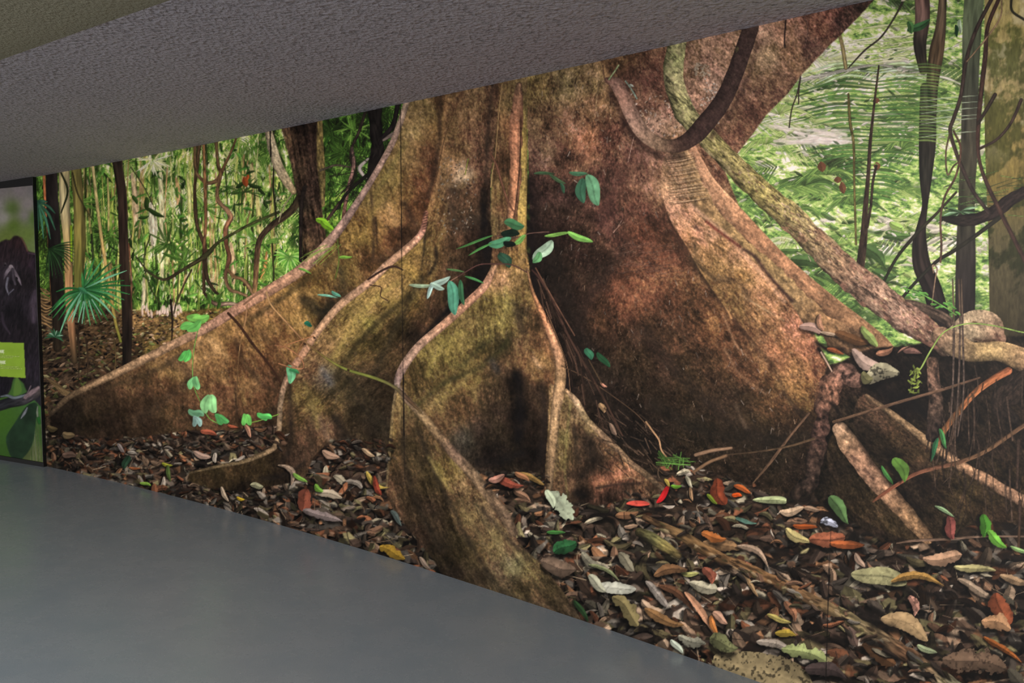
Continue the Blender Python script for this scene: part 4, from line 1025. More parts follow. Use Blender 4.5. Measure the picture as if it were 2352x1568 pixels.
# second column and buttress
C2 = [(1030, 100), (1180, 90), (1150, 220), (1128, 400), (1128, 480), (1135, 620), (1100, 670), (1022, 743), (965, 792), (930, 834), (913, 880), (905, 930), (897, 1040), (760, 1010), (720, 1050), (700, 1100), (650, 1112), (560, 1130), (480, 1122), (430, 1104), (436, 1084),
      (503, 1071), (560, 1060), (614, 1037), (631, 1021), (637, 987), (641, 930), (652, 884), (671, 849), (694, 815), (733, 757), (782, 700), (850, 647), (888, 609), (934, 571), (965, 537), (978, 490), (1000, 420), (1016, 320)]
b2 = bark([(1030, 200, 122, 92, 58), (1080, 200, 140, 110, 74), (1130, 190, 104, 80, 56), (1040, 300, 136, 104, 66), (1090, 300, 126, 92, 66), (1120, 330, 84, 66, 46), (1040, 360, 156, 118, 74), (1080, 380, 130, 96, 68), (1060, 400, 210, 176, 124), (1030, 400, 170, 130, 84),
           (1100, 430, 92, 66, 48), (1120, 440, 56, 42, 32), (1040, 450, 104, 80, 52), (1070, 480, 96, 74, 50), (1000, 470, 140, 106, 60), (1000, 540, 116, 92, 52), (1040, 550, 96, 72, 48), (1090, 540, 62, 46, 34), (1115, 560, 30, 24, 20), (1100, 640, 26, 22, 20),
           (990, 600, 110, 88, 50), (1040, 620, 80, 60, 42), (960, 580, 150, 120, 60), (950, 620, 176, 140, 66), (900, 660, 186, 146, 80), (960, 660, 120, 100, 52), (1000, 680, 92, 68, 44), (1060, 690, 44, 34, 28), (850, 700, 178, 144, 76), (900, 700, 170, 146, 68),
           (940, 700, 112, 92, 44), (980, 740, 84, 62, 40), (1000, 720, 66, 48, 34), (950, 770, 46, 36, 28), (800, 760, 166, 134, 70), (850, 740, 150, 134, 62), (870, 780, 76, 66, 34), (910, 750, 66, 56, 30), (900, 820, 84, 66, 40), (820, 800, 112, 98, 48), (780, 820, 140, 118, 62),
           (740, 800, 172, 130, 80), (720, 850, 136, 104, 66), (740, 870, 112, 100, 78), (760, 870, 96, 92, 78), (700, 900, 116, 96, 50), (780, 880, 84, 72, 40), (850, 870, 70, 58, 38), (880, 900, 58, 48, 32), (730, 930, 122, 104, 54), (690, 960, 92, 74, 44), (760, 940, 90, 76, 42),
           (820, 950, 62, 52, 34), (870, 980, 52, 44, 32), (750, 980, 122, 94, 66), (700, 1000, 104, 78, 54), (680, 1050, 84, 64, 46), (660, 1020, 66, 52, 36), (800, 1000, 56, 46, 32), (640, 1060, 60, 48, 32), (600, 1080, 62, 50, 30), (540, 1090, 74, 60, 34), (500, 1100, 56, 46, 28), (560, 1120, 36, 30, 22), (640, 1100, 40, 32, 24)],
          ang=lambda X, Y: np.where(Y > 980, 1.4, np.interp(X, [680, 900, 1000, 1100], [2.35, 2.3, 1.75, 1.5])), a1=.26, a2=.26, grain=.24, st=(60, 9), fleck=.14)
B2ID = root('second buttress with an olive green face')
M.poly(C2, b2, B2ID, sm=False)
for g in [([(1110, 440), (1112, 520), (1118, 600), (1090, 650), (1040, 700), (960, 790)], [16, 20, 26, 20, 14, 12], (22, 18, 16), .9), ([(1134, 160), (1120, 300), (1116, 420)], 9, (52, 40, 30), .7), ([(1040, 430), (1036, 480), (1050, 520), (1090, 500)], 30, (60, 50, 38), .5),
          ([(940, 680), (880, 730), (830, 780), (780, 850), (760, 900)], 14, (54, 46, 24), .65), ([(970, 640), (940, 690), (900, 770), (860, 860)], 16, (48, 42, 26), .5), ([(912, 650), (860, 690), (810, 750), (770, 820)], 13, (188, 160, 74), .6),
          ([(800, 880), (840, 940), (870, 980)], 46, (40, 34, 24), .5), ([(664, 880), (668, 940), (668, 1000), (662, 1040), (640, 1070)], 11, (44, 34, 24), .75), ([(716, 960), (714, 1000), (720, 1040)], 14, (60, 48, 32), .5), ([(770, 960), (790, 1000), (820, 1020)], 18, (36, 30, 22), .7),
          ([(735, 960), (750, 1000), (766, 1020)], 12, (132, 102, 72), .6), ([(700, 880), (720, 940), (730, 980)], 12, (126, 108, 56), .5), ([(600, 1100), (660, 1090), (700, 1060)], 12, (34, 28, 22), .6), ([(740, 850), (760, 880)], 16, (104, 106, 104), .5),
          ([(980, 500), (975, 560), (968, 620)], 6, (50, 40, 26), .7), ([(1000, 570), (1002, 600), (985, 630)], 7, (44, 36, 24), .7), ([(990, 480), (1000, 430), (1018, 330), (1024, 200)], 8, (176, 126, 74), .5), ([(1064, 380), (1078, 400), (1050, 410)], 16, (226, 190, 140), .6)]:
    M.glaze(*g)
for k in range(130):
    M.dab(1050 + U(-45, 50), 440 + U(-80, 100), U(3, 8), U(2, 5), U(0, 3), np.array([(176, 160, 132), (44, 34, 28), (150, 116, 80), (128, 134, 120)][R.randint(4)]), .6)
M.stroke([(978, 488), (974, 515), (965, 540), (934, 571), (888, 609), (850, 647), (782, 700), (733, 757), (694, 815), (671, 849), (654, 884), (644, 930), (641, 987), (634, 1021), (616, 1037), (560, 1060), (503, 1071), (438, 1086)],
         [10, 13, 15, 17, 18, 18, 18, 17, 17, 17, 14, 12, 12, 13, 13, 10, 8, 5], [(150, 98, 70), (196, 128, 96), (216, 156, 118), (214, 160, 112), (212, 162, 116), (206, 156, 112), (196, 152, 104), (196, 146, 100), (196, 140, 98), (176, 132, 96), (156, 128, 90), (160, 132, 92), (150, 122, 82), (134, 108, 72), (126, 104, 66), (110, 92, 58), (90, 74, 46)],
         B2ID, sides=(.74, .6), hi=.08, tex=.14, tsc=(18, 6), n=8)
for k in range(7):
    y = 488 + k * 6
    M.stroke([(970, y + 3), (980, y)], [1.5, 3], (100, 60, 44), alpha=.7)

# centre rib with two diverging buttresses
RIB = root('centre rib, orange and yellow where the light falls')
M.poly([(1150, 150), (1205, 150), (1209, 260), (1209, 420), (1208, 560), (1212, 640), (1134, 640), (1130, 560), (1127, 480), (1131, 380), (1142, 260)],
       bark([(1160, 200, 112, 92, 56), (1190, 200, 130, 106, 70), (1140, 320, 104, 84, 52), (1140, 420, 120, 98, 58), (1140, 520, 116, 96, 60), (1150, 580, 104, 80, 50), (1185, 300, 170, 112, 72), (1170, 480, 120, 90, 56), (1205, 240, 140, 120, 70), (1180, 600, 170, 130, 70), (1165, 380, 84, 62, 40)], ang=1.55, a1=.25, a2=.15, grain=.2, st=(70, 6)), RIB)
M.stroke([(1202, 250), (1203, 330), (1202, 420), (1199, 500), (1200, 560), (1198, 600)], [10, 15, 17, 20, 18, 16], [(164, 140, 72), (188, 156, 72), (196, 164, 76), (206, 168, 76), (190, 150, 70), (150, 116, 62)], RIB, sides=(.7, .9), tex=.14, tsc=(40, 5))
M.stroke([(1192, 195), (1188, 240), (1184, 300), (1184, 360), (1182, 420), (1176, 480), (1168, 540)], [14, 24, 28, 26, 26, 20, 14], [(150, 110, 76), (176, 120, 82), (206, 134, 88), (212, 140, 92), (200, 132, 84), (190, 130, 84), (160, 116, 70)], RIB, sides=(.5, .55), hi=.16, tex=.16, tsc=(44, 8), lump=.25)
M.stroke([(1196, 270), (1194, 360), (1188, 440), (1180, 500)], 3, (70, 44, 30), tex=.1, alpha=.8)
# inner faces
B3 = [(1134, 618), (1208, 618), (1225, 674), (1252, 734), (1271, 784), (1286, 822), (1294, 861), (1298, 900), (1280, 1000), (1262, 1120), (1254, 1121), (1240, 1085), (1160, 1085), (1080, 1080), (1041, 1041), (1003, 995), (965, 949), (932, 914), (913, 884), (916, 860), (930, 834), (965, 792), (1022, 743), (1080, 690)]
b3 = bark([(1150, 640, 190, 140, 90), (1180, 640, 176, 140, 78), (1200, 660, 120, 100, 54), (1130, 700, 128, 110, 56), (1170, 700, 136, 122, 60), (1200, 720, 84, 72, 44), (1230, 740, 92, 70, 44), (1080, 730, 116, 100, 54), (1100, 770, 122, 108, 56), (1050, 770, 128, 112, 56),
           (1150, 740, 150, 134, 66), (1160, 790, 62, 56, 32), (1020, 810, 148, 130, 64), (1060, 830, 112, 100, 50), (1100, 800, 100, 90, 44), (1000, 850, 122, 108, 54), (960, 860, 92, 76, 42), (1080, 870, 128, 108, 56), (1040, 880, 140, 118, 64), (1000, 920, 140, 116, 66), (1190, 790, 130, 100, 64),
           (1210, 830, 130, 96, 58), (1230, 830, 176, 130, 80), (1240, 860, 124, 92, 54), (1150, 850, 84, 68, 44), (1120, 900, 96, 78, 50), (1060, 940, 110, 86, 52), (1010, 970, 92, 72, 46), (1180, 880, 34, 27, 22), (1190, 950, 26, 21, 18), (1140, 950, 62, 50, 36), (1230, 900, 74, 58, 40), (1240, 980, 48, 38, 28),
           (1220, 1050, 30, 24, 20), (1100, 1000, 56, 46, 36), (1070, 1010, 70, 66, 54), (1140, 1040, 34, 28, 24), (1250, 700, 170, 110, 66), (1270, 800, 150, 100, 60), (1280, 860, 140, 100, 62)],
          ang=lambda X, Y: np.interp(X, [930, 1100, 1250], [1.15, 1.45, 1.6]), a1=.26, a2=.28, grain=.22, st=(56, 9), fleck=.1)
B3ID = root('middle buttress, mossy face between two lit ridges')
M.poly(B3, b3, B3ID, sm=False)
for g in [([(960, 930), (1020, 880), (1090, 850), (1120, 830), (1160, 790), (1170, 770)], 13, (56, 54, 26), .6), ([(1060, 840), (1100, 800), (1130, 780)], 14, (50, 48, 26), .55), ([(1130, 830), (1140, 850)], 16, (60, 58, 52), .6), ([(1188, 860), (1195, 930), (1190, 1010)], 24, (18, 15, 14), .8),
          ([(1200, 1040), (1140, 1060), (1100, 1060)], 20, (22, 18, 16), .7), ([(1245, 880), (1250, 960), (1240, 1060)], 14, (34, 27, 22), .6), ([(1160, 660), (1165, 700), (1150, 750)], 8, (160, 144, 70), .5), ([(1180, 700), (1200, 760)], 14, (60, 50, 34), .5), ([(1226, 822), (1238, 842)], 10, (226, 178, 120), .7),
          ([(985, 860), (1010, 800), (1060, 760)], 14, (164, 146, 66), .5), ([(990, 930), (1050, 890), (1080, 860)], 10, (170, 146, 74), .5), ([(1240, 720), (1262, 790), (1275, 850)], 8, (96, 70, 42), .6)]:
    M.glaze(*g)
F3 = [(913, 880), (932, 914), (965, 949), (1003, 995), (1041, 1041), (1080, 1083), (1118, 1129), (1156, 1178), (1183, 1228), (1206, 1263), (1233, 1285), (1259, 1312), (1297, 1362), (1345, 1432), (1200, 1400), (1030, 1345), (999, 1290), (961, 1243), (930, 1205), (900, 1162), (886, 1129), (892, 1083), (896, 1000), (899, 950)]
F3ID = root('foot of the middle buttress running down to the floor')
M.poly(F3, bark([(915, 920, 140, 116, 70), (905, 980, 128, 104, 58), (940, 950, 96, 84, 50), (940, 1020, 70, 58, 36), (905, 1060, 104, 84, 50), (895, 1120, 90, 70, 46), (930, 1100, 76, 62, 40), (970, 1060, 64, 54, 34), (1000, 1040, 112, 92, 56), (990, 1100, 62, 52, 32),
                 (1030, 1090, 136, 116, 60), (1010, 1070, 120, 104, 52), (1060, 1120, 128, 104, 66), (920, 1180, 80, 62, 42), (960, 1160, 60, 48, 34), (1000, 1180, 52, 43, 30), (1050, 1180, 78, 66, 40), (1090, 1190, 128, 108, 66), (1120, 1180, 112, 90, 64), (960, 1230, 60, 46, 34), (1010, 1250, 46, 38, 28),
                 (1060, 1260, 60, 52, 32), (1100, 1270, 84, 72, 42), (1140, 1250, 124, 108, 66), (1170, 1250, 104, 84, 58), (1040, 1320, 44, 36, 28), (1100, 1330, 58, 48, 34), (1150, 1320, 96, 86, 58), (1180, 1300, 124, 118, 82), (1220, 1310, 112, 98, 60), (1200, 1350, 80, 70, 42), (1260, 1360, 90, 76, 48), (1280, 1390, 78, 66, 44), (1320, 1410, 72, 60, 44)],
                ang=lambda X, Y: np.interp(Y, [900, 1100, 1400], [1.45, 1.25, .95]), a1=.42, a2=.2, grain=.24, st=(80, 10), fleck=.12), F3ID, sm=False)
for g in [([(960, 990), (990, 1060), (1020, 1130), (1070, 1230), (1130, 1330)], 12, (40, 34, 24), .5), ([(925, 960), (930, 1060), (960, 1160), (1010, 1260)], 14, (46, 38, 26), .5), ([(985, 1050), (1015, 1100), (1040, 1130)], 8, (150, 132, 66), .55), ([(1060, 1150), (1090, 1210), (1130, 1280)], 12, (128, 108, 64), .45),
          ([(1095, 1160), (1150, 1260), (1190, 1320)], 14, (136, 122, 74), .4), ([(1110, 1170), (1160, 1230), (1190, 1260)], 9, (56, 46, 34), .5), ([(1150, 1360), (1260, 1400)], 16, (50, 42, 30), .5)]:
    M.glaze(*g)
M.stroke([(913, 884), (932, 914), (965, 949), (1003, 995), (1041, 1041), (1080, 1083), (1118, 1129), (1156, 1178), (1180, 1222)], [10, 14, 18, 20, 22, 24, 26, 26, 22],
         [(150, 124, 96), (134, 108, 84), (150, 122, 80), (156, 124, 80), (124, 96, 72), (134, 108, 74), (128, 102, 70), (118, 94, 66), (100, 80, 56)], F3ID, sides=(.8, .7), tex=.22, tsc=(20, 8), alpha=.9, soft=5)
M.stroke([(1136, 612), (1114, 655), (1080, 690), (1022, 743), (965, 792), (932, 834), (916, 866), (911, 890)], [14, 18, 19, 19, 19, 20, 18, 12], [(196, 146, 96), (212, 150, 108), (206, 146, 104), (200, 146, 104), (190, 148, 112), (180, 142, 112), (140, 112, 96), (170, 146, 122)], B3ID, sides=(.66, .72), hi=.1, tex=.16, tsc=(18, 6))
M.stroke([(912, 886), (905, 920), (901, 960), (898, 1000), (893, 1060), (888, 1125)], [6, 6, 6, 7, 7, 5], [(150, 128, 92), (130, 108, 66), (140, 118, 66), (126, 104, 62), (110, 90, 56)], F3ID, sides=(.8, .7), tex=.15, alpha=.8)
# right pair
T4 = [(1262, 880), (1300, 895), (1324, 922), (1347, 960), (1386, 998), (1424, 1033), (1450, 1062), (1480, 1083), (1525, 1121), (1510, 1140), (1440, 1145), (1380, 1160), (1330, 1150), (1290, 1160), (1262, 1150), (1250, 1130), (1258, 1000)]
T4ID = root('small right buttress with a red brown cavity')
M.poly(T4, bark([(1275, 900, 190, 150, 96), (1280, 960, 170, 134, 82), (1272, 1040, 140, 110, 68), (1265, 1110, 104, 82, 54), (1300, 940, 100, 84, 52), (1300, 1000, 120, 108, 60), (1295, 1060, 104, 90, 52), (1310, 1110, 92, 72, 50), (1330, 940, 166, 136, 92), (1325, 990, 72, 56, 38), (1330, 1040, 70, 55, 38), (1325, 1090, 66, 50, 36),
                 (1360, 980, 160, 134, 84), (1350, 1020, 58, 46, 34), (1370, 1060, 44, 35, 27), (1400, 1030, 120, 92, 62), (1390, 1080, 70, 50, 36), (1380, 1105, 160, 104, 70), (1420, 1085, 168, 108, 72), (1450, 1080, 172, 118, 78), (1440, 1120, 70, 52, 38), (1480, 1110, 104, 78, 54), (1510, 1125, 80, 62, 44), (1400, 1140, 50, 38, 28), (1340, 1130, 30, 24, 20)],
                ang=1.5, a1=.25, a2=.22, grain=.25, st=(60, 7), fleck=.16), T4ID, sm=False)
for g in [([(1310, 930), (1302, 1000), (1298, 1080), (1304, 1140)], 5, (150, 142, 70), .45), ([(1285, 920), (1282, 1000), (1276, 1080)], 4, (96, 80, 50), .6), ([(1318, 980), (1330, 1060)], 9, (50, 40, 28), .6), ([(1350, 1000), (1360, 1060), (1340, 1090)], 20, (34, 27, 20), .6), ([(1366, 1108), (1400, 1096), (1440, 1080)], 10, (178, 112, 76), .7),
          ([(1370, 1120), (1420, 1112), (1470, 1110)], 6, (44, 32, 24), .7), ([(1340, 1140), (1325, 1130)], 14, (18, 15, 12), .85), ([(1430, 1100), (1450, 1096), (1470, 1104)], 3, (170, 130, 84), .6)]:
    M.glaze(*g)
M.stroke([(1210, 617), (1225, 674), (1252, 734), (1271, 784), (1284, 822), (1288, 861), (1284, 899), (1276, 949), (1270, 1006), (1265, 1064), (1262, 1125)], [5, 8, 15, 19, 22, 25, 26, 22, 20, 19, 14],
         [(130, 96, 60), (186, 126, 76), (216, 144, 90), (222, 158, 104), (206, 150, 98), (190, 146, 92), (196, 152, 98), (196, 154, 100), (180, 142, 90), (150, 118, 76), (104, 84, 56)], B3ID, sides=(.66, .5), hi=.12, tex=.14, tsc=(30, 6), n=8)
M.stroke([(1300, 896), (1324, 922), (1347, 962), (1386, 1000), (1424, 1036), (1450, 1064), (1480, 1086), (1522, 1122)], [8, 14, 14, 13, 13, 14, 14, 10], [(160, 124, 80), (196, 160, 112), (176, 146, 92), (156, 122, 84), (150, 118, 78), (140, 108, 72), (120, 94, 62), (96, 76, 52)], T4ID, sides=(.85, .65), tex=.22, tsc=(10, 6))
# litter creeping over the feet
def scatter(n, xr, yr, cond, s=1.0, br=1.0, a=(-.5, .9)):
    for k in range(n):
        x, y = U(*xr), U(*yr)
        if not cond(x, y): continue
        c = np.array(LC[R.randint(len(LC))]) * U(.4, 1.05) * br
        L = U(14, 34) * s
        if U(0, 1) < .5: M.scrap(x, y, L, L * U(.3, .7), U(*a), c, LITTER, shadow=U(.3, .8), fold=U(.1, .5), n=6)
        else: M.leaf(x, y, L, L * U(.25, .5), U(*a), c, LITTER, bend=U(-.2, .2), fold=U(.1, .5), shadow=U(.3, .8), rib=U(.05, .25), ragged=U(0, .3))
scatter(150, (130, 660), (985, 1030), lambda x, y: y > np.interp(x, [130, 330, 520, 660], [1000, 1004, 988, 975]), .9, .85)
scatter(60, (400, 660), (1118, 1160), lambda x, y: True, .9, .6)
scatter(80, (760, 900), (1010, 1060), lambda x, y: True, .9, .8)
scatter(60, (1120, 1260), (1085, 1120), lambda x, y: True, .9, .7)
scatter(120, (1350, 1800), (1000, 1150), lambda x, y: y > np.interp(x, [1350, 1400, 1520, 1600, 1800], [1150, 1135, 1110, 1075, 1130]), .8, .8)
for k in range(90):                                    # twigs heaped in the cleft
    x, y = U(1360, 1560), U(930, 1070)
    if y < 900 + (x - 1340) * .35: continue
    M.stroke([(x, y), (x + U(10, 40), y + U(8, 36))], U(1, 3), np.array((120, 92, 66)) * U(.3, 1), tex=0, alpha=.8)
# ---- undergrowth and roots at the lower right ------------------------------
THICK = pid('undergrowth', label='dark tangle of roots below the knotted root')
M.poly([(1895, 850), (1930, 830), (2000, 800), (2100, 790), (2180, 770), (2352, 770), (2620, 770), (2620, 1200), (2352, 1190), (2240, 1200), (2140, 1240), (2060, 1250), (1960, 1200), (1880, 1150), (1860, 1060), (1890, 960)],
       bark([(1920, 900, 70, 52, 38), (2000, 870, 40, 30, 24), (2080, 860, 30, 24, 20), (2150, 900, 30, 24, 19), (2200, 860, 34, 28, 22), (2300, 860, 40, 33, 24), (2060, 930, 26, 21, 18), (1950, 940, 48, 40, 28), (2000, 1000, 60, 48, 32), (2060, 1020, 76, 62, 40), (2130, 1070, 60, 48, 32),
             (1890, 1000, 26, 22, 18), (1870, 1100, 26, 22, 17), (1930, 1120, 44, 37, 26), (1960, 1080, 54, 46, 30), (2180, 960, 36, 29, 22), (2260, 960, 44, 36, 26), (2320, 1000, 46, 37, 27), (2200, 1120, 64, 54, 34), (2280, 1160, 54, 45, 30), (2100, 1150, 40, 32, 24), (2030, 1200, 40, 32, 24), (2340, 900, 50, 40, 28), (2330, 1100, 50, 40, 26)], ang=.9, a1=.3, a2=.5, grain=.4), THICK, soft=5)
M.stroke([(2030, 690), (2100, 700), (2170, 730), (2180, 745)], [14, 22, 24, 20], [(110, 88, 66), (96, 76, 58), (84, 66, 50)], THICK, tex=.4, tsc=(50, 4), sides=(1.1, .5))
# left leaning liana along the big face
GLI = pid('liana', label='thick green mossed liana running down to the right')
M.stroke([(1556, 96), (1548, 140), (1546, 180), (1556, 220), (1572, 258), (1600, 292), (1637, 330), (1683, 377), (1732, 425), (1797, 482), (1855, 536), (1932, 615), (1985, 655), (2039, 699), (2090, 735), (2140, 768), (2176, 792)],
         [40, 44, 46, 46, 48, 46, 46, 50, 54, 58, 60, 66, 70, 70, 66, 56, 50],
         [(170, 166, 100), (176, 178, 104), (186, 178, 112), (180, 172, 104), (176, 170, 100), (186, 176, 104), (170, 158, 84), (178, 160, 88), (182, 164, 84), (180, 160, 86), (184, 156, 96), (172, 132, 92), (170, 130, 96), (174, 134, 102), (168, 124, 96), (130, 94, 70), (104, 78, 58)],
         GLI, sides=(1.02, .42), tex=.2, tsc=(16, 7), hi=.12, lump=.14, n=8)
sl, X, Y = M.win(1530, 80, 2200, 830)
m = (M.I[sl] == GLI)
q = fbm(X, Y, 26, 5, .72, k=3, octv=4, gain=.75)
M.C[sl] *= 1 - (m * smooth(.02, .4, q) * .48)[..., None]
M.C[sl] += (m * smooth(-.1, -.5, q) * .35)[..., None] * (np.array([.92, .80, .60], np.float32) - M.C[sl])
q = fbm(X, Y, 30, 20, .75, k=6, octv=3)
M.C[sl] += (m * smooth(.05, .4, q) * (Y > 520) * .5)[..., None] * (np.array([.66, .44, .33], np.float32) - M.C[sl])
for k in range(260):
    t = U(0, 1)
    x = np.interp(t, [0, .3, 1], [1690, 1830, 2150]); y = np.interp(t, [0, .3, 1], [380, 510, 775])
    x += U(-22, 22); y += U(-22, 22)
    w = M.win(x, y, x + 1, y + 1)
    if M.I[w[0]][0, 0] != GLI: continue
    M.dab(x, y, U(6, 18), U(2, 5), .75 + U(-.3, .3), np.array([(226, 186, 148), (206, 176, 110), (96, 66, 48), (120, 82, 58)][R.randint(4)]), .6)
M.glaze([(1400, 205), (1420, 250), (1442, 295), (1475, 335), (1520, 358), (1560, 356)], 15, (50, 32, 26), .6)
M.glaze([(1740, 100), (1712, 190), (1676, 262), (1634, 314)], 12, (70, 46, 36), .5)
DLI = pid('liana', label='smooth dark brown liana hanging in a loop')
M.stroke([(1726, 40), (1721, 69), (1706, 115), (1686, 172), (1660, 230), (1625, 276), (1591, 314), (1553, 334), (1514, 330), (1480, 308), (1453, 268), (1434, 226), (1415, 193), (1394, 184)],
         [36, 37, 38, 38, 40, 42, 40, 32, 30, 32, 34, 32, 30, 14], [(86, 66, 54), (78, 58, 48), (74, 54, 46), (72, 52, 44), (70, 50, 42), (68, 48, 40), (66, 46, 38), (92, 66, 50), (148, 116, 84), (182, 142, 108), (186, 142, 112), (184, 134, 104), (150, 110, 88), (120, 84, 66)],
         DLI, sides=(.92, .66), tex=.08, tsc=(24, 8), hi=.06, lump=.06, n=8)
M.stroke([(1384, 150), (1388, 180), (1400, 200), (1402, 240)], 3, (90, 60, 44), alpha=.7)
M.dab(1692, 113, 16, 8, 1.8, (92, 84, 52), .8)
M.stroke([(1398, 182), (1410, 165), (1420, 150)], 4, (170, 190, 120)); M.stroke([(1436, 186), (1450, 205), (1462, 226)], 4, (150, 170, 140), tex=.3); M.dab(1450, 196, 12, 5, .6, (210, 220, 190))
M.stroke([(1804, 45), (1801, 90), (1802, 108)], 4, (70, 50, 42)); M.stroke([(1845, 35), (1855, 60), (1848, 110)], 1.5, (150, 110, 90))
M.stroke([(1838, 175), (1830, 215), (1818, 250), (1812, 292)], 3, (64, 52, 44)); M.stroke([(1838, 178), (1834, 210), (1834, 238)], 3, (64, 52, 44))
M.stroke([(1455, 315), (1448, 345), (1442, 372)], 2, (196, 150, 120)); M.stroke([(1374, 190), (1370, 225), (1368, 255)], 2.5, (176, 140, 90))
# knotted root
KN = pid('knotted_root', label='pale knotted root bulging at the right')
M.stroke([(2200, 770), (2236, 748), (2272, 752), (2296, 776)], [54, 72, 70, 30], [(176, 150, 108), (192, 164, 118), (184, 150, 108), (140, 104, 76)], KN, sides=(1.06, .6), tex=.14, tsc=(18, 9), hi=.1)
M.stroke([(2162, 772), (2190, 788), (2228, 806), (2262, 806), (2300, 806), (2352, 826), (2420, 860), (2500, 880)], [46, 56, 46, 44, 46, 54, 60, 60],
         [(150, 116, 82), (168, 136, 94), (170, 138, 84), (184, 152, 90), (176, 140, 88), (166, 118, 80), (120, 92, 64)], KN, sides=(1.14, .45), tex=.16, tsc=(22, 9), hi=.1)
M.glaze([(2240, 778), (2262, 782), (2284, 780)], 6, (76, 54, 36), .85); M.glaze([(2236, 738), (2246, 742)], 5, (110, 80, 50), .8); M.glaze([(2288, 766), (2296, 780)], 7, (110, 70, 50), .6)
M.stroke([(2380, 850), (2330, 890), (2300, 930), (2330, 960)], [30, 60, 50, 20], [(60, 46, 34), (56, 42, 32), (40, 32, 25)], KN, tex=.4, lump=.3, alpha=.85)
# side roots
RB = pid('surface_root', label='long root with a sunlit ridge running to the lower right')
M.poly([(1985, 905), (2058, 952), (2131, 1010), (2173, 1040), (2261, 1092), (2352, 1146), (2500, 1230), (2500, 1330), (2352, 1210), (2240, 1190), (2120, 1120), (2040, 1080), (1985, 1030), (1960, 960)],
       bark([(2000, 930, 96, 74, 52), (2060, 1000, 84, 66, 42), (2100, 1040, 74, 58, 38), (2040, 1050, 40, 32, 24), (2160, 1080, 64, 52, 34), (2220, 1130, 76, 62, 38), (2300, 1180, 60, 48, 32), (1980, 1000, 40, 32, 24), (2120, 1100, 40, 32, 24)], ang=.7, a1=.25, a2=.3, grain=.3), RB)
M.stroke([(1990, 908), (2058, 956), (2131, 1013), (2173, 1043), (2211, 1070), (2261, 1097), (2307, 1124), (2352, 1150), (2500, 1230)], [10, 15, 20, 20, 22, 24, 26, 26, 26], [(120, 92, 62), (150, 118, 76), (168, 130, 84), (176, 132, 88), (176, 130, 88), (156, 116, 80), (164, 122, 86), (140, 106, 74)], RB, sides=(1.0, .5), hi=.1, tex=.22, tsc=(16, 8), lump=.2)
RA = pid('surface_root', label='short round root lit from the left')
M.poly([(1918, 985), (1900, 1030), (1905, 1080), (1925, 1140), (1980, 1190), (2060, 1230), (2130, 1245), (2137, 1234), (2060, 1140), (1990, 1050), (1945, 980)], bark([(1920, 1030, 58, 48, 30), (1950, 1120, 56, 46, 30), (2000, 1150, 66, 54, 34), (2060, 1200, 62, 50, 32), (1930, 1080, 44, 36, 26)], ang=1, a1=.3, a2=.3, grain=.3), RA)
M.stroke([(1930, 984), (1946, 1012), (1972, 1048), (2008, 1096), (2046, 1138), (2090, 1188), (2132, 1236)], [34, 44, 46, 44, 42, 36, 26], [(176, 138, 98), (170, 130, 88), (164, 120, 84), (166, 122, 86), (168, 124, 84), (160, 120, 76), (148, 110, 70)], RA, sides=(.42, .8), hi=.1, tex=.24, tsc=(14, 9), lump=.12, n=8)
for (x, y) in [(1957, 1046), (1985, 1078), (1998, 1090)]: M.glaze([(x, y), (x + 8, y + 8)], 7, (84, 58, 44), .7)
GN = pid('gnarled_stem', label='lumpy reddish brown gnarled stem')
M.stroke([(1964, 868), (1940, 858), (1916, 880), (1900, 915), (1888, 950), (1884, 1000), (1872, 1050), (1862, 1100), (1845, 1130)], [44, 56, 60, 52, 34, 34, 36, 40, 50], [(110, 78, 60), (128, 90, 70), (136, 92, 66), (130, 88, 62), (96, 66, 50), (90, 62, 48), (66, 48, 36), (56, 42, 32), (50, 38, 28)], GN, tex=.5, tsc=(9, 9), lump=.5, sides=(.7, .5), n=8)
M.glaze([(1916, 930), (1930, 950)], 8, (20, 15, 12), .8); M.glaze([(2000, 870), (2040, 900), (2100, 930), (2150, 960)], 26, (16, 13, 12), .8); M.glaze([(1880, 800), (1900, 830)], 8, (20, 14, 12), .9)
M.glaze([(1875, 785), (1900, 800), (1940, 800)], 9, (26, 18, 14), .9)
ST = pid('dead_stump', label='broken upright stump')
M.stroke([(2140, 830), (2146, 880), (2150, 940), (2140, 1000)], [26, 30, 36, 30], [(110, 80, 58), (120, 88, 66), (76, 58, 44), (44, 34, 28)], ST, tex=.45, tsc=(10, 8), sides=(.6, .8), lump=.2)
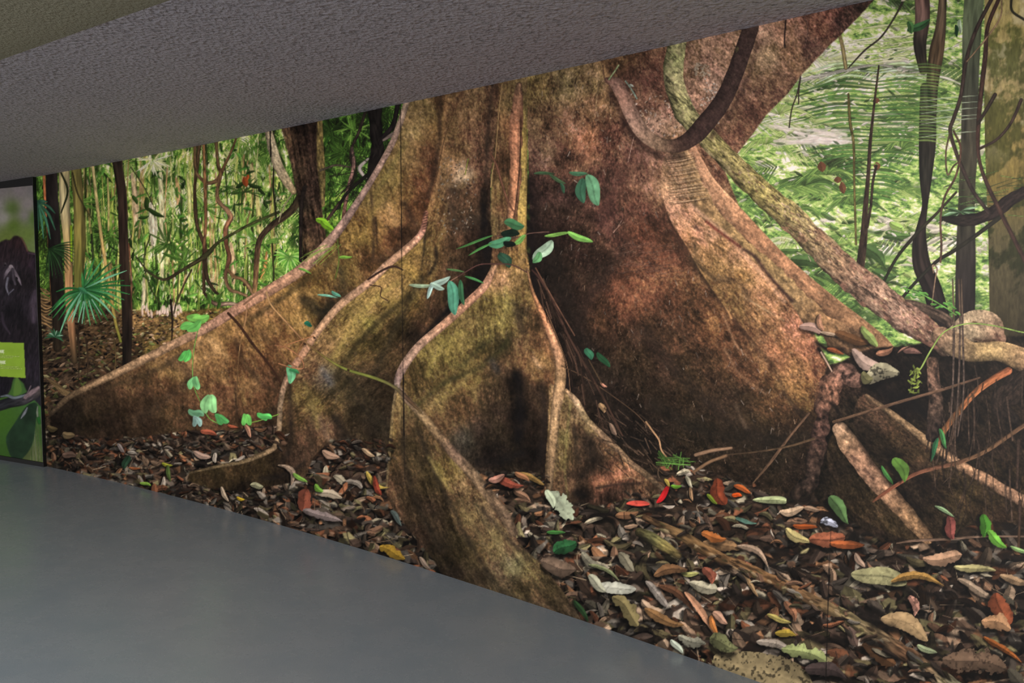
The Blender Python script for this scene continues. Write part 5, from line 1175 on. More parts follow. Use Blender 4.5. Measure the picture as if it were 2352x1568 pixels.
for (pts, w, c) in [([(2316, 850), (2280, 870), (2240, 900), (2205, 940), (2170, 985), (2155, 1020)], [18, 16, 15, 14, 14, 10], [(176, 104, 70), (184, 112, 72), (170, 106, 68), (150, 96, 62), (130, 86, 60)]),
                    ([(1915, 968), (2000, 942), (2080, 918), (2170, 892), (2250, 866)], [7, 7, 7, 7, 4], [(96, 72, 54), (110, 82, 64), (100, 74, 58)]),
                    ([(2352, 975), (2310, 1004), (2262, 1036), (2210, 1058), (2180, 1066), (2110, 1084), (2060, 1112), (2022, 1138), (2006, 1150)], [10, 10, 9, 10, 10, 9, 8, 8, 5], [(110, 80, 60), (120, 88, 64), (110, 76, 58), (134, 80, 60), (100, 64, 46)]),
                    ([(2352, 1230), (2260, 1230), (2180, 1236), (2100, 1240), (2060, 1246)], [4, 5, 6, 6, 3], [(120, 96, 80), (110, 86, 70)]),
                    ([(1858, 948), (1815, 1000), (1770, 1060), (1730, 1108)], [5, 6, 7, 3], [(110, 82, 64), (96, 72, 54)]),
                    ([(1870, 1006), (1810, 1024), (1740, 1036), (1660, 1044)], [6, 5, 4, 3], [(96, 74, 54), (70, 54, 40)])]:
    st(pts, w, c, 'dead_branch', tex=.2, sides=(1.1, .5))
for k in range(60):                                    # fine hanging roots
    x = U(2130, 2352); y = U(820, 1120)
    M.stroke([(x, y), (x + U(-12, 12), y + U(30, 70)), (x + U(-22, 22), y + U(60, 130))], U(1.2, 5), np.array((104, 80, 60)) * U(.3, 1), tex=.2, alpha=.8)
for x in (2188, 2202, 2208): M.stroke([(x, 640), (x + 3, 760), (x + U(-6, 6), 900), (x - 8, 1000)], [3, 5, 4, 3], (104, 84, 68), tex=.2)
for (x, y) in [(2340, 1010), (2344, 1150)]: M.stroke([(x, y), (x - 4, y + 110)], [8, 6], (76, 56, 42), sm=False)
M.stroke([(2420, 770), (2352, 762), (2280, 746), (2220, 742), (2170, 760), (2140, 800), (2118, 840), (2110, 850)], [3, 3, 3, 3, 3, 4, 4, 3], [(150, 180, 90), (160, 186, 96), (170, 190, 100)], pid('green_stem', label='thin bright green trailing stem'))
CL = pid('creeper', label='small green creeper on the roots')
for k in range(26): M.leaf(2104 + U(-16, 10), 862 + U(-22, 44), U(9, 20), U(5, 10), U(0, 3), np.array((150, 164, 74)) * U(.6, 1.1), CL if k < 26 else None, shadow=.1, rib=.1)
for k in range(14):
    t = k / 13
    M.leaf(2080 + 120 * t, 664 + 50 * t + 10 * math.sin(k), 16, 8, U(-.3, .9), (120, 186, 84), shadow=0, rib=.1)
M.stroke([(2075, 660), (2120, 676), (2170, 704), (2196, 722)], 2.5, (130, 190, 90))

# grit of bark over all woody print
WOOD = [k for k, v in PARTS.items() if v[1] or v[0] in ('buttress_tree', 'liana', 'knotted_root', 'surface_root', 'gnarled_stem', 'dead_stump', 'undergrowth', 'forest_tree')]
m = np.isin(M.I, WOOD).astype(np.float32)
Xw, Yw = np.meshgrid(PX0 + PS * np.arange(PW, dtype=np.float32), PY0 + PS * np.arange(PH, dtype=np.float32))
g_ = -.07 + .28 * fbm(Xw, Yw, 7, 4, .9, k=4, octv=2, gain=.9) + .20 * fbm(Xw, Yw, 4.2, 4.2, 0, k=7, octv=2, gain=.9) + .16 * fbm(Xw, Yw, 15, 10, 1.2, k=2, octv=2)
y_ = M.C.mean(-1, keepdims=True)
dk = smooth(.30, .05, y_[..., 0])
M.C = np.clip(y_ + (M.C - y_) * (1 - .17 * m[..., None]), 0, 1) * (1 + (m * g_ * (1 - .3 * dk))[..., None])
q_ = smooth(.42, .62, fbm(Xw, Yw, 5, 4, .5, k=6, octv=2, gain=.9)) * m * .32
M.C += q_[..., None] * (np.array([.72, .62, .48], np.float32) * np.clip(y_ * 2.4, 0, 1) - M.C)
M.C *= 1 + m[..., None] * np.array([.015, -.012, .03], np.float32)
del Xw, Yw, g_, y_, q_

# ---- named leaves ----------------------------------------------------------


def hero(x, y, L, w, a, c, label, name='fallen_leaf', **k):
    d = dict(shadow=.65, fold=.28, rib=.12, bend=.08 * math.sin(x), ragged=.25, spots=.15, tip=1.0 + .35 * math.sin(y)); d.update(k); d['rib'] *= .6
    c = np.array(c) * .9 + .1 * np.mean(c)
    c = c * (.92 if name == 'fallen_leaf' else 1)
    M.leaf(x, y, L, w, a, c, pid(name, label=label), **d)


H = [(1290, 1160, 86, 44, .75, (206, 214, 176), 'pale green grey leaf with a torn edge', dict(ragged=.7, fold=.05)), (1265, 1145, 46, 26, 1.25, (206, 214, 180), None, dict(fold=.05)),
     (1168, 1108, 74, 32, .2, (206, 96, 70), 'shiny red brown leaf between the roots', dict(fold=.3)), (1142, 1098, 40, 24, -.3, (196, 140, 120), None, {}), (1222, 1098, 64, 14, .45, (176, 134, 70), 'yellow brown strap leaf', dict(fold=.3)), (1200, 1094, 40, 18, .6, (190, 130, 90), None, {}),
     (1524, 1135, 50, 17, -.92, (224, 30, 34), 'bright red leaf standing up', dict(fold=.1, ragged=0, spots=0)), (1466, 1155, 54, 16, .02, (226, 80, 64), 'red leaf lying flat', dict(fold=-.2, ragged=0)), (1533, 1108, 22, 12, .9, (206, 176, 84), None, {}),
     (1554, 1116, 26, 12, 0, (110, 160, 50), None, {}), (1583, 1106, 32, 15, 1.0, (220, 206, 170), 'small cream leaf', dict(spots=0)), (1588, 1134, 34, 12, 1.3, (180, 140, 104), None, {}), (1652, 1130, 64, 44, 1.2, (150, 66, 38), 'broad rust brown leaf', dict(rib=.35)), (1693, 1136, 24, 16, .2, (232, 90, 30), None, {}), (1706, 1122, 44, 18, .4, (206, 104, 50), None, {}),
     (1636, 1146, 34, 14, .7, (136, 156, 50), None, {}), (1768, 1147, 78, 17, .05, (206, 214, 150), 'rolled pale green leaf', dict(fold=.3, ragged=0, tip=.3)), (1820, 1172, 58, 26, -.12, (222, 182, 144), 'curled beige leaf, glossy', dict(fold=.25, ragged=0)), (1866, 1168, 40, 16, .1, (206, 166, 134), None, {}),
     (1928, 1170, 78, 50, .95, (110, 150, 84), 'bright green leaf beside the root foot', dict(ragged=.1, rib=.3, spots=0)), (1906, 1200, 44, 26, .4, (176, 176, 190), None, dict(ragged=.8, spots=.5)), (1834, 1232, 70, 32, .55, (220, 196, 124), 'yellow leaf with brown veins', dict(rib=.4, spots=0)),
     (1850, 1208, 58, 18, .12, (196, 96, 44), None, {}), (1900, 1236, 84, 44, -.1, (176, 98, 66), 'broad orange brown leaf', dict(rib=.35, ragged=.2)), (1946, 1250, 82, 26, .08, (190, 96, 48), 'orange leaf with a rounded end', dict(ragged=.2)), (1660, 1250, 90, 34, .2, (176, 130, 86), None, dict(ragged=.4)), (1715, 1196, 54, 16, .2, (100, 140, 120), 'blue green small leaf', dict(fold=-.1)),
     (2020, 1324, 130, 50, .2, (196, 186, 130), 'long pale leaf with a dark midrib', dict(ragged=.08, rib=.45, fold=.12)), (2110, 1328, 126, 30, .08, (206, 152, 76), 'folded ochre leaf with a pointed tip', dict(fold=.35, bend=.12)), (2100, 1390, 52, 32, 1.4, (214, 150, 126), 'pink leaf with red stains', dict(spots=.4)), (2082, 1436, 120, 56, .45, (206, 166, 116), 'broad buff leaf lying upright', dict(ragged=.15, fold=.15)),
     (1818, 1402, 54, 32, 1.2, (196, 130, 92), 'orange brown cupped leaf', dict(rib=.35)), (1975, 1286, 40, 20, 1.0, (214, 176, 150), None, {}), (2165, 1280, 90, 36, -.05, (206, 156, 120), None, dict(ragged=.3)), (2240, 1304, 98, 24, .12, (206, 190, 126), 'pale yellow narrow leaf', dict(fold=.3)), (2240, 1350, 92, 22, .5, (206, 172, 140), None, {}),
     (2300, 1400, 84, 56, 1.4, (176, 90, 56), 'large brown leaf standing on edge', dict(rib=.3)), (2290, 1430, 70, 46, .3, (206, 150, 104), None, dict(ragged=.4)), (2306, 1490, 110, 22, .62, (206, 112, 50), 'orange curled leaf strip', dict(fold=.4)), (2240, 1520, 150, 70, .2, (140, 108, 84), 'large weathered brown leaf at the right', dict(ragged=.5, spots=.3)), (2330, 1330, 70, 24, .2, (190, 150, 110), None, {}),
     (2070, 1077, 62, 46, 1.2, (118, 168, 66), 'round bright green leaf above the branch', dict(rib=.3, ragged=.1, spots=0, fold=.1)), (2038, 1090, 52, 14, 1.05, (80, 140, 70), None, dict(spots=0)), (2184, 1210, 56, 34, 1.3, (176, 90, 80), 'dull red leaf', dict(rib=.3)), (2170, 1172, 52, 12, .5, (176, 206, 150), None, {}),
     (2262, 1206, 54, 34, 1.6, (90, 166, 50), 'glossy green leaf by the roots', dict(spots=0, ragged=.3)), (2290, 1238, 60, 30, .7, (120, 184, 70), None, dict(spots=0, ragged=.3)), (2344, 1262, 50, 14, .4, (170, 206, 130), None, {}), (2146, 1032, 60, 18, 1.9, (60, 130, 80), 'dark green leaf hanging on the stump', dict(spots=0)), (2166, 1006, 50, 16, 1.2, (90, 160, 90), None, {}),
     (1412, 1350, 100, 34, .1, (200, 196, 176), 'silver grey leaf with a wavy outline', dict(ragged=.2, fold=.15)), (1372, 1340, 56, 32, .7, (190, 186, 160), None, {}), (1615, 1346, 66, 28, .22, (214, 200, 166), 'cream leaf with torn ends', dict(tip=.4, ragged=.2)), (1586, 1317, 42, 17, .02, (206, 200, 120), None, dict(ragged=0)), (1540, 1310, 78, 34, -.18, (160, 112, 72), 'brown leaf with straight veins', dict(rib=.35)),
     (1510, 1362, 78, 22, .85, (176, 160, 146), 'grey folded leaf', {}), (1560, 1370, 110, 26, .62, (124, 80, 54), None, dict(rib=.3)), (1610, 1404, 118, 24, .95, (176, 124, 92), 'long brown leaf with a light stripe', dict(fold=-.25)), (1640, 1436, 50, 20, 1.3, (206, 130, 70), None, {}), (1440, 1400, 90, 40, .8, (150, 132, 84), None, dict(ragged=.5)), (1525, 1420, 100, 32, .35, (170, 122, 74), 'tan leaf near the floor edge', dict(rib=.3)),
     (1655, 1418, 44, 26, .6, (196, 150, 124), None, {}), (1630, 1320, 44, 40, 1.2, (170, 92, 68), 'brick red leaf', {}), (1662, 1314, 26, 16, .1, (220, 190, 160), None, {}), (1722, 1338, 76, 14, .95, (206, 160, 110), 'narrow tan leaf crossing upright', {}), (1735, 1270, 92, 24, .62, (196, 160, 130), 'curled pinkish leaf with a white edge', dict(bend=.15)), (1640, 1232, 60, 30, .2, (196, 116, 60), None, dict(ragged=.4)),
     (1298, 1256, 58, 42, -.5, (50, 110, 60), 'dark green crumpled leaf', dict(fold=.35, spots=.2)), (1278, 1222, 44, 13, .05, (84, 160, 70), 'small fresh green leaf', dict(spots=0)), (1282, 1300, 84, 48, .2, (130, 104, 84), 'wide grey brown leaf beside the foot', dict(ragged=.2)), (1362, 1290, 66, 34, .5, (166, 156, 130), None, {}), (1440, 1290, 56, 34, .8, (150, 140, 116), None, dict(ragged=.3)), (1390, 1310, 80, 14, .5, (166, 170, 116), None, {}),
     (1336, 1402, 60, 18, 1.0, (44, 70, 40), None, {}), (1760, 1545, 250, 112, .42, (150, 130, 92), 'very large buff leaf with dark blotches', dict(ragged=.1, spots=.5, fold=-.08, rib=-.2)), (1664, 1478, 70, 62, .2, (130, 130, 84), 'round olive leaf', dict(spots=.3)), (1590, 1470, 66, 34, .3, (170, 164, 140), None, dict(ragged=.5)), (1556, 1484, 44, 20, .9, (190, 196, 176), None, {}), (1806, 1454, 50, 24, .2, (206, 170, 60), 'yellow leaf scrap', dict(ragged=.4)),
     (1780, 1480, 84, 26, .35, (196, 176, 156), None, {}), (1850, 1500, 110, 34, .3, (170, 178, 110), 'green grey leaf with eaten edge', dict(ragged=.8)), (1900, 1540, 100, 50, .3, (80, 64, 60), None, {}), (1790, 1420, 60, 18, .3, (196, 176, 100), None, {}), (2020, 1500, 90, 44, .5, (120, 80, 50), 'orange brown crumpled leaf', dict(ragged=.4)), (1960, 1460, 50, 40, 1.0, (120, 96, 84), None, {}), (2130, 1490, 50, 20, .4, (186, 196, 150), None, {}),
     (864, 1108, 66, 22, .55, (226, 190, 84), 'curled yellow leaf', dict(bend=-.2, ragged=.1)), (866, 1116, 48, 18, 1.15, (150, 60, 40), 'glossy red brown leaf', {}), (758, 1136, 60, 28, .2, (196, 176, 150), None, dict(ragged=.3)), (732, 1122, 26, 18, .8, (120, 170, 60), 'small green leaf piece', {}), (700, 1148, 52, 40, 1.9, (150, 78, 56), 'rust leaf standing', {}), (742, 1184, 96, 28, .3, (150, 130, 124), 'grey weathered leaf', dict(ragged=.4)),
     (760, 1045, 44, 24, .4, (176, 140, 116), None, {}), (846, 1040, 36, 14, .5, (200, 166, 130), None, {}), (664, 1085, 56, 18, 1.0, (176, 146, 120), 'curled tan leaf at the root end', dict(bend=.3)), (690, 1098, 40, 14, .6, (120, 160, 70), None, {}), (590, 1116, 30, 18, .1, (176, 170, 130), 'small oval pale leaf', dict(ragged=0)), (553, 1146, 20, 12, .3, (206, 170, 50), None, {}), (516, 1136, 40, 14, 1.1, (190, 166, 140), None, {}),
     (902, 1269, 66, 32, .4, (170, 130, 40), 'mustard yellow leaf at the floor', dict(ragged=.5)), (912, 1190, 44, 20, .9, (110, 124, 116), 'blue grey leaf', dict(ragged=0)), (976, 1294, 40, 16, .8, (140, 120, 104), None, {}), (570, 990, 34, 14, 1.1, (206, 150, 120), None, {}), (480, 994, 40, 18, .3, (170, 90, 66), None, {}), (535, 980, 26, 10, .3, (190, 100, 70), None, {}), (465, 1046, 44, 20, .3, (196, 160, 140), None, {}), (494, 1052, 24, 16, 1.4, (214, 196, 176), None, {}),
     (384, 1068, 26, 12, .2, (150, 150, 50), None, {}), (388, 1088, 40, 14, 1.4, (90, 110, 56), None, {}), (335, 1112, 28, 11, .3, (130, 170, 60), 'small bright green leaf by the floor', {}), (160, 1046, 34, 22, .2, (120, 94, 80), None, {}), (158, 1000, 30, 24, .3, (110, 92, 66), None, {}), (290, 1062, 34, 24, 1.8, (44, 70, 50), None, {}), (310, 1076, 30, 8, .1, (170, 100, 60), None, {}), (120, 985, 26, 20, .2, (90, 76, 50), None, {}), (304, 1040, 22, 12, .3, (190, 176, 160), None, {}), (278, 1030, 26, 14, .8, (150, 136, 130), None, {})]
for (x, y, L, w, a, c, lab, d) in H:
    if lab or L > 60:
        hero(x, y, L, w, a, c, lab, **d)
    else:
        dd = dict(shadow=.5, fold=.25, rib=.2, ragged=.15); dd.update(d); M.leaf(x, y, L, w, a, c, None, **dd)
# leaves caught on the roots
for (x, y, L, w, a, c, lab) in [(1862, 752, 52, 26, .35, (226, 176, 154), 'pink curled leaf caught on the root'), (1884, 740, 40, 16, 1.35, (214, 150, 112), None), (1905, 766, 44, 12, .3, (226, 186, 150), None), (1960, 776, 90, 32, .2, (120, 78, 46), 'brown leaf bridging two roots'), (1996, 772, 60, 24, .95, (170, 190, 100), 'pale green folded leaf'),
                                (1990, 828, 84, 36, .5, (232, 190, 168), 'pale pink leaf among the roots'), (1920, 806, 44, 18, .3, (190, 100, 56), None), (2024, 858, 84, 54, -.25, (206, 190, 150), 'cream leaf with dark spots'), (1990, 866, 30, 30, .5, (150, 140, 90), None), (2034, 806, 44, 26, -.5, (196, 130, 96), 'brown pink leaf behind the cream leaf'), (2096, 806, 46, 24, .2, (160, 110, 96), None),
                                (2076, 800, 34, 8, -.5, (196, 136, 110), None), (1384, 936, 26, 20, 1.2, (196, 150, 104), 'small orange leaf in the cleft'), (1408, 985, 32, 14, 1.0, (150, 118, 96), None), (1386, 884, 18, 8, .5, (226, 150, 120), None)]:
    hero(x, y, L, w, a, c, lab, shadow=.6, spots=.55 if 'spots' in str(lab) else .1, ragged=.15)
M.stroke([(1886, 808), (1900, 832), (1911, 852)], [4, 4, 3], (214, 176, 150)); M.stroke([(1598, 1044), (1635, 1034), (1680, 1028)], [8, 9, 7], (150, 116, 90), pid('stick', label='short cut stick on the litter')); M.stroke([(1594, 1083), (1630, 1060), (1668, 1046)], [7, 8, 8], (130, 98, 72), pid('stick', label='second short stick below it'))
M.stroke([(1484, 968), (1500, 990), (1514, 1010), (1520, 1034), (1540, 1060)], 4, (196, 150, 110), pid('dead_branch'))
for k in range(26): M.stroke([(1505 + U(0, 70), 1035 + U(0, 35)), (1530 + U(0, 70), 1050 + U(0, 30))], U(1.5, 3), np.array((110, 160, 70)) * U(.5, 1.1), alpha=.8)
# dead branches on the ground
gb = pid('dead_branch', label='long rotting branch across the ground')
M.stroke([(1480, 1188), (1530, 1212), (1580, 1238), (1640, 1272), (1700, 1300), (1752, 1322), (1820, 1352), (1890, 1390), (1960, 1424), (2020, 1462), (2080, 1500), (2140, 1545), (2190, 1580), (2300, 1660)], [12, 20, 24, 26, 28, 26, 26, 26, 30, 34, 36, 40, 44, 50],
         [(90, 66, 46), (110, 84, 56), (120, 92, 60), (150, 110, 72), (130, 96, 64), (140, 102, 66), (136, 100, 70), (120, 104, 72), (150, 130, 96), (120, 84, 60), (120, 96, 72), (150, 140, 110), (120, 104, 80)], gb, tex=.42, tsc=(24, 6), sides=(1.12, .4), lump=.25, n=7)
m = (M.I == gb)
M.C[m] *= .8
for k in range(90):                                    # leaves half burying the branch
    t = U(0, 1); x = 1480 + 700 * t + U(-20, 20); y = np.interp(x, [1480, 1640, 1820, 1960, 2080, 2190], [1188, 1272, 1352, 1424, 1500, 1580]) + (U(8, 34) if U(0, 1) < .7 else U(-24, 34))
    c = np.array(LC[R.randint(len(LC))]) * U(.35, 1.05)
    L = U(20, 52) * (.7 + .5 * t)
    if U(0, 1) < .5: M.scrap(x, y, L, L * U(.3, .6), U(-.5, 1), c, shadow=U(.4, .8), fold=U(.2, .5), n=6)
    else: M.leaf(x, y, L, L * U(.25, .45), U(-.5, 1), c, bend=U(-.2, .2), fold=U(.2, .5), shadow=U(.4, .8), rib=.1, ragged=.3)
for k in range(60):
    t = U(0, 1); x = 1500 + 690 * t; y = np.interp(x, [1480, 1640, 1820, 1960, 2080, 2190], [1188, 1272, 1352, 1424, 1500, 1580])
    M.dab(x, y + U(-8, 12), U(8, 26), U(3, 8), .5 + U(-.2, .2), np.array([(40, 30, 22), (70, 66, 40), (176, 150, 116)][R.randint(3)]), .6)

M.stroke([(1470, 1222), (1500, 1236), (1530, 1256), (1560, 1275)], [22, 26, 24, 14], [(70, 64, 40), (124, 118, 74), (140, 124, 74), (80, 68, 44)], pid('dead_branch', label='mossy lump of wood'), tex=.3, sides=(.8, .4))
for (x, y) in [(1450, 1232), (1630, 1290), (1990, 1470), (1370, 1180), (2010, 1430), (1960, 1230)]: M.glaze([(x, y), (x + 40, y + 14)], 20, (18, 15, 13), .75)

# ---- sprigs and creepers on the buttresses ---------------------------------
def sprig(lab, leaves, stems=(), nm='leafy_sprig'):
    p = pid(nm, label=lab)
    for (pts, w, c) in stems: M.stroke(pts, w, c, p, tex=.1)
    for (x, y, L, w, a, c) in leaves: M.leaf(x, y, L, w, a, c, p, shadow=.15, fold=.14, rib=.16, ragged=0, tip=.9)
sprig('sprig of glossy green leaves across the centre rib', [(1181, 515, 48, 30, .15, (78, 130, 86)), (1172, 536, 44, 26, .1, (24, 38, 28)), (1148, 556, 56, 28, -.25, (96, 164, 120)), (1195, 550, 34, 17, -.6, (126, 180, 90)), (1247, 576, 64, 36, 2.3, (190, 216, 184)), (1234, 592, 30, 24, 2.2, (110, 170, 110)),
       (1160, 597, 42, 32, 1.0, (50, 82, 62)), (1090, 556, 92, 8, 2.8, (90, 150, 80)), (1102, 572, 62, 8, 2.65, (96, 160, 84)), (1280, 538, 60, 12, -.1, (140, 190, 90)), (1332, 545, 64, 20, .4, (134, 190, 92)), (1170, 560, 30, 20, .3, (20, 30, 24))],
      [([(1140, 542), (1190, 545), (1215, 536), (1260, 532)], 2.5, (110, 80, 70))])
sprig('faint bluish green leaves on the dark trunk face', [(1336, 438, 58, 34, 1.5, (74, 122, 92)), (1362, 436, 76, 42, 1.15, (112, 164, 122)), (1250, 398, 50, 10, 0, (70, 98, 66)), (1280, 412, 44, 12, .5, (78, 104, 70)), (1328, 398, 44, 14, .1, (80, 124, 90)), (1292, 432, 26, 12, 1.2, (60, 96, 70))])
sprig('sprig with one large serrated green leaf', [(1040, 684, 80, 38, 1.35, (92, 158, 128)), (1060, 672, 60, 18, 1.4, (64, 112, 76)), (1010, 648, 56, 20, -.5, (190, 214, 196)), (970, 656, 62, 12, .05, (176, 196, 160)), (988, 668, 40, 14, 2.0, (170, 196, 186)), (1004, 658, 36, 18, .3, (184, 210, 190)), (1090, 642, 48, 8, .35, (78, 140, 80)), (1046, 621, 44, 7, .2, (110, 150, 90))],
      [([(1050, 636), (1070, 624), (1100, 608), (1135, 606), (1175, 608), (1210, 625)], 3, (90, 60, 54)), ([(1050, 636), (1030, 648)], 3, (150, 110, 90))])
sprig('two dark green leaves low on the face', [(1353, 812, 30, 24, 1.2, (60, 116, 84)), (1386, 826, 46, 20, .9, (44, 86, 54))], [([(1352, 825), (1382, 880)], 2.5, (90, 70, 50))])
for (x, y, L, w, a, c, lab) in [(708, 745, 20, 16, .3, (40, 110, 84), 'tiny dark green leaf in the shade'), (752, 680, 48, 8, .15, (130, 190, 160), 'thin pale leaf on the second ridge'), (772, 676, 26, 12, .6, (110, 180, 150), None), (793, 591, 34, 10, -.1, (130, 180, 70), 'small yellow green leaf on the face'), (700, 622, 34, 8, .4, (130, 190, 80), 'narrow leaf on the first ridge')]:
    M.leaf(x, y, L, w, a, c, pid('small_leaf', label=lab), shadow=.15, fold=.14, rib=.16)
sprig('green torn leaf on the second ridge', [(667, 860, 44, 28, 1.5, (110, 180, 130)), (676, 852, 26, 14, .3, (60, 130, 80))])


def heart(x, y, s, a, c, p):
    M.leaf(x - s * .18 * math.sin(a) * 0 + -s * .17, y, s, s * .62, a + .22, c, p, shadow=.12, fold=.05, rib=.12, tip=.7)
    M.leaf(x + s * .17, y, s, s * .62, a - .22, np.array(c) * 1.08, p, shadow=0, fold=.12, rib=.12, tip=.7)


CP = pid('creeping_vine', label='creeper with heart shaped leaves down the left buttress')
M.stroke([(456, 752), (446, 800), (442, 850), (446, 890), (462, 926), (480, 960), (505, 975)], 2, (120, 170, 80), CP); M.stroke([(560, 972), (590, 968), (640, 952)], 2.5, (130, 160, 70), CP)
for (x, y, s, a, c) in [(455, 732, 40, .1, (130, 196, 90)), (440, 750, 40, 2.7, (110, 184, 90)), (426, 818, 30, 2.2, (96, 184, 90)), (446, 880, 32, 1.7, (130, 200, 130)), (481, 928, 44, 1.5, (150, 210, 140)), (508, 963, 30, .7, (96, 180, 100)), (450, 950, 30, .5, (110, 160, 120)), (452, 968, 26, 1.3, (140, 170, 160)), (566, 964, 28, 1.3, (110, 186, 90)), (607, 957, 28, .5, (90, 176, 90))]:
    heart(x, y, s, a, c, CP)
TW = pid('dry_twig', label='dry twigs and green stem lying across the buttresses')
for (pts, w, c) in [([(612, 672), (622, 700), (650, 732), (690, 775), (712, 795), (760, 830), (800, 850), (860, 868), (900, 885), (925, 905), (945, 925), (968, 948)], [5, 4, 4, 4, 4, 5, 6, 7, 7, 10, 8, 4], [(206, 160, 110), (196, 150, 100), (190, 140, 96), (140, 100, 70), (120, 110, 56), (124, 130, 60), (120, 120, 60), (96, 80, 62), (90, 66, 50), (110, 90, 60)]),
                    ([(632, 793), (660, 800), (690, 822), (697, 845), (672, 845), (640, 835)], 3, (176, 120, 84)), ([(640, 800), (680, 785), (720, 772)], 3, (176, 120, 80)), ([(700, 780), (688, 800), (682, 820)], 3, (150, 104, 70)), ([(640, 805), (660, 830), (680, 842)], 2, (150, 100, 70)),
                    ([(568, 700), (563, 740), (552, 790), (546, 850), (544, 930)], [3, 3, 2.5, 2, 2], [(190, 140, 100), (160, 120, 80), (90, 66, 44)]), ([(524, 720), (550, 748), (580, 790), (620, 840), (645, 880)], [6, 6, 6, 5, 4], (62, 40, 30)),
                    ([(560, 700), (585, 680), (600, 672)], 4, (150, 110, 84)), ([(845, 642), (880, 620), (905, 612), (925, 620)], [4, 5, 5, 3], (60, 42, 36)), ([(850, 655), (875, 660), (874, 680), (890, 690)], 2.5, (70, 46, 36)), ([(775, 550), (778, 600), (770, 640)], 3, (100, 110, 50)),
                    ([(1003, 225), (1040, 250), (1020, 320), (1000, 420)], 1.8, (96, 70, 48)), ([(1153, 192), (1145, 260), (1138, 350), (1130, 400), (1127, 430)], 2.5, (176, 140, 96)), ([(1125, 350), (1140, 380), (1155, 430), (1170, 470), (1186, 492)], [4, 5, 5, 4, 3], (120, 80, 62)), ([(1075, 365), (1068, 400)], 2.5, (150, 150, 70)),
                    ([(1222, 620), (1240, 640), (1270, 690), (1300, 760), (1350, 850), (1390, 920), (1430, 1000)], [4, 6, 7, 6, 6, 5, 4], [(70, 46, 40), (80, 56, 46), (70, 50, 40)]), ([(1230, 615), (1290, 720), (1320, 770)], 3, (120, 84, 66)), ([(1250, 700), (1300, 830), (1310, 900)], 2, (130, 96, 70)), ([(1290, 840), (1350, 870), (1450, 940), (1490, 980)], 2, (96, 72, 54))]:
    M.stroke(pts, w, c, TW, tex=.15)
for k in range(44):
    t = U(0, 1); x = 1235 + 170 * t + U(-16, 16); y = 640 + 330 * t + U(-20, 20)
    M.stroke([(x, y), (x + U(6, 26), y + U(26, 70))], U(1, 4), np.array((96, 70, 56)) * U(.25, 1.1), None, tex=0, alpha=.85)
for (x, y) in [(700, 790), (722, 776), (560, 655), (800, 850)]: M.dab(x, y, 8, 5, .5, (60, 40, 30))
for k in range(12): M.stroke([(740 + k * 4 + U(-3, 3), 565 + U(-6, 6)), (690 + k * 4, 590 + U(-6, 20))], 1.8, (150, 190, 80), alpha=.5)

# ---- joints between the printed strips -------------------------------------
SEAMS = [pid('strip_joint', label='joint between print strips, ' + t) for t in ('near the leaning pale limb', 'left of the middle buttress', 'in the litter at the right')]
for q, pts, al, w in [(0, [(619.5, 290), (621.5, 360)], 1, 3.4), (0, [(621.5, 360), (624, 470)], .5, 1.9), (1, [(919, 230), (922.5, 600)], .8, 2.2), (1, [(922.5, 600), (926, 860)], .6, 2), (1, [(926, 860), (928.5, 1000)], 1, 2.8), (1, [(928.5, 1000), (930, 1100)], .4, 2), (2, [(1905, 1300), (1897, 1590)], .85, 2.2), (2, [(1909, 1215), (1905, 1300)], .5, 2)]:
    M.stroke(pts, w, (18, 15, 14), SEAMS[q], tex=0, sm=False, sides=(1, 1), alpha=al, soft=1)
# ---- the poster picture ----------------------------------------------------
MURAL_GAIN = 0.88
POSTER_GAIN = 0.82
QPARTS = {}


def qid(name, parent=0, label=None):
    k = len(QPARTS) + 1; QPARTS[k] = (name, parent, label, None); return k


Q = Plate(-330.0, 380.0, 460, 720, 1.0)
QB = qid('poster_picture', label='blurred green and grey backdrop of the poster')
sl, X, Y = Q.win(-330, 380, 130, 1100)
bg = field([(0, 440, 128, 120, 120), (40, 440, 132, 122, 124), (75, 440, 122, 116, 118), (-10, 470, 140, 134, 132), (60, 470, 140, 130, 130), (5, 500, 150, 144, 140), (25, 480, 84, 104, 50), (28, 520, 84, 106, 40), (55, 495, 128, 120, 120), (75, 500, 80, 110, 46), (15, 545, 96, 110, 50), (60, 540, 100, 118, 56), (80, 560, 104, 120, 70),
            (-100, 470, 120, 120, 110), (-100, 550, 90, 110, 60), (0, 970, 60, 96, 30), (20, 1000, 56, 90, 34), (10, 1040, 52, 84, 30), (60, 1040, 70, 80, 46), (80, 1050, 90, 100, 60), (90, 940, 60, 100, 50), (90, 1000, 62, 90, 44), (-100, 1000, 60, 100, 40), (-200, 500, 110, 120, 90), (-200, 1000, 60, 90, 40)])(X, Y)
Q.put(sl, np.ones(X.shape, np.float32), bg * (1 + .06 * fbm(X, Y, 5, k=2, octv=2))[..., None], QB)
for k in range(14): Q.stroke([(70 + k * 2 + R.uniform(-4, 4), 950 + R.uniform(0, 40)), (68 + k * 2.6, 1060)], R.uniform(1, 3), np.array([(110, 120, 76), (60, 86, 40), (130, 130, 110)][k % 3]), alpha=.5)
MK = qid('monkey', label='dark furred monkey looking to the left')


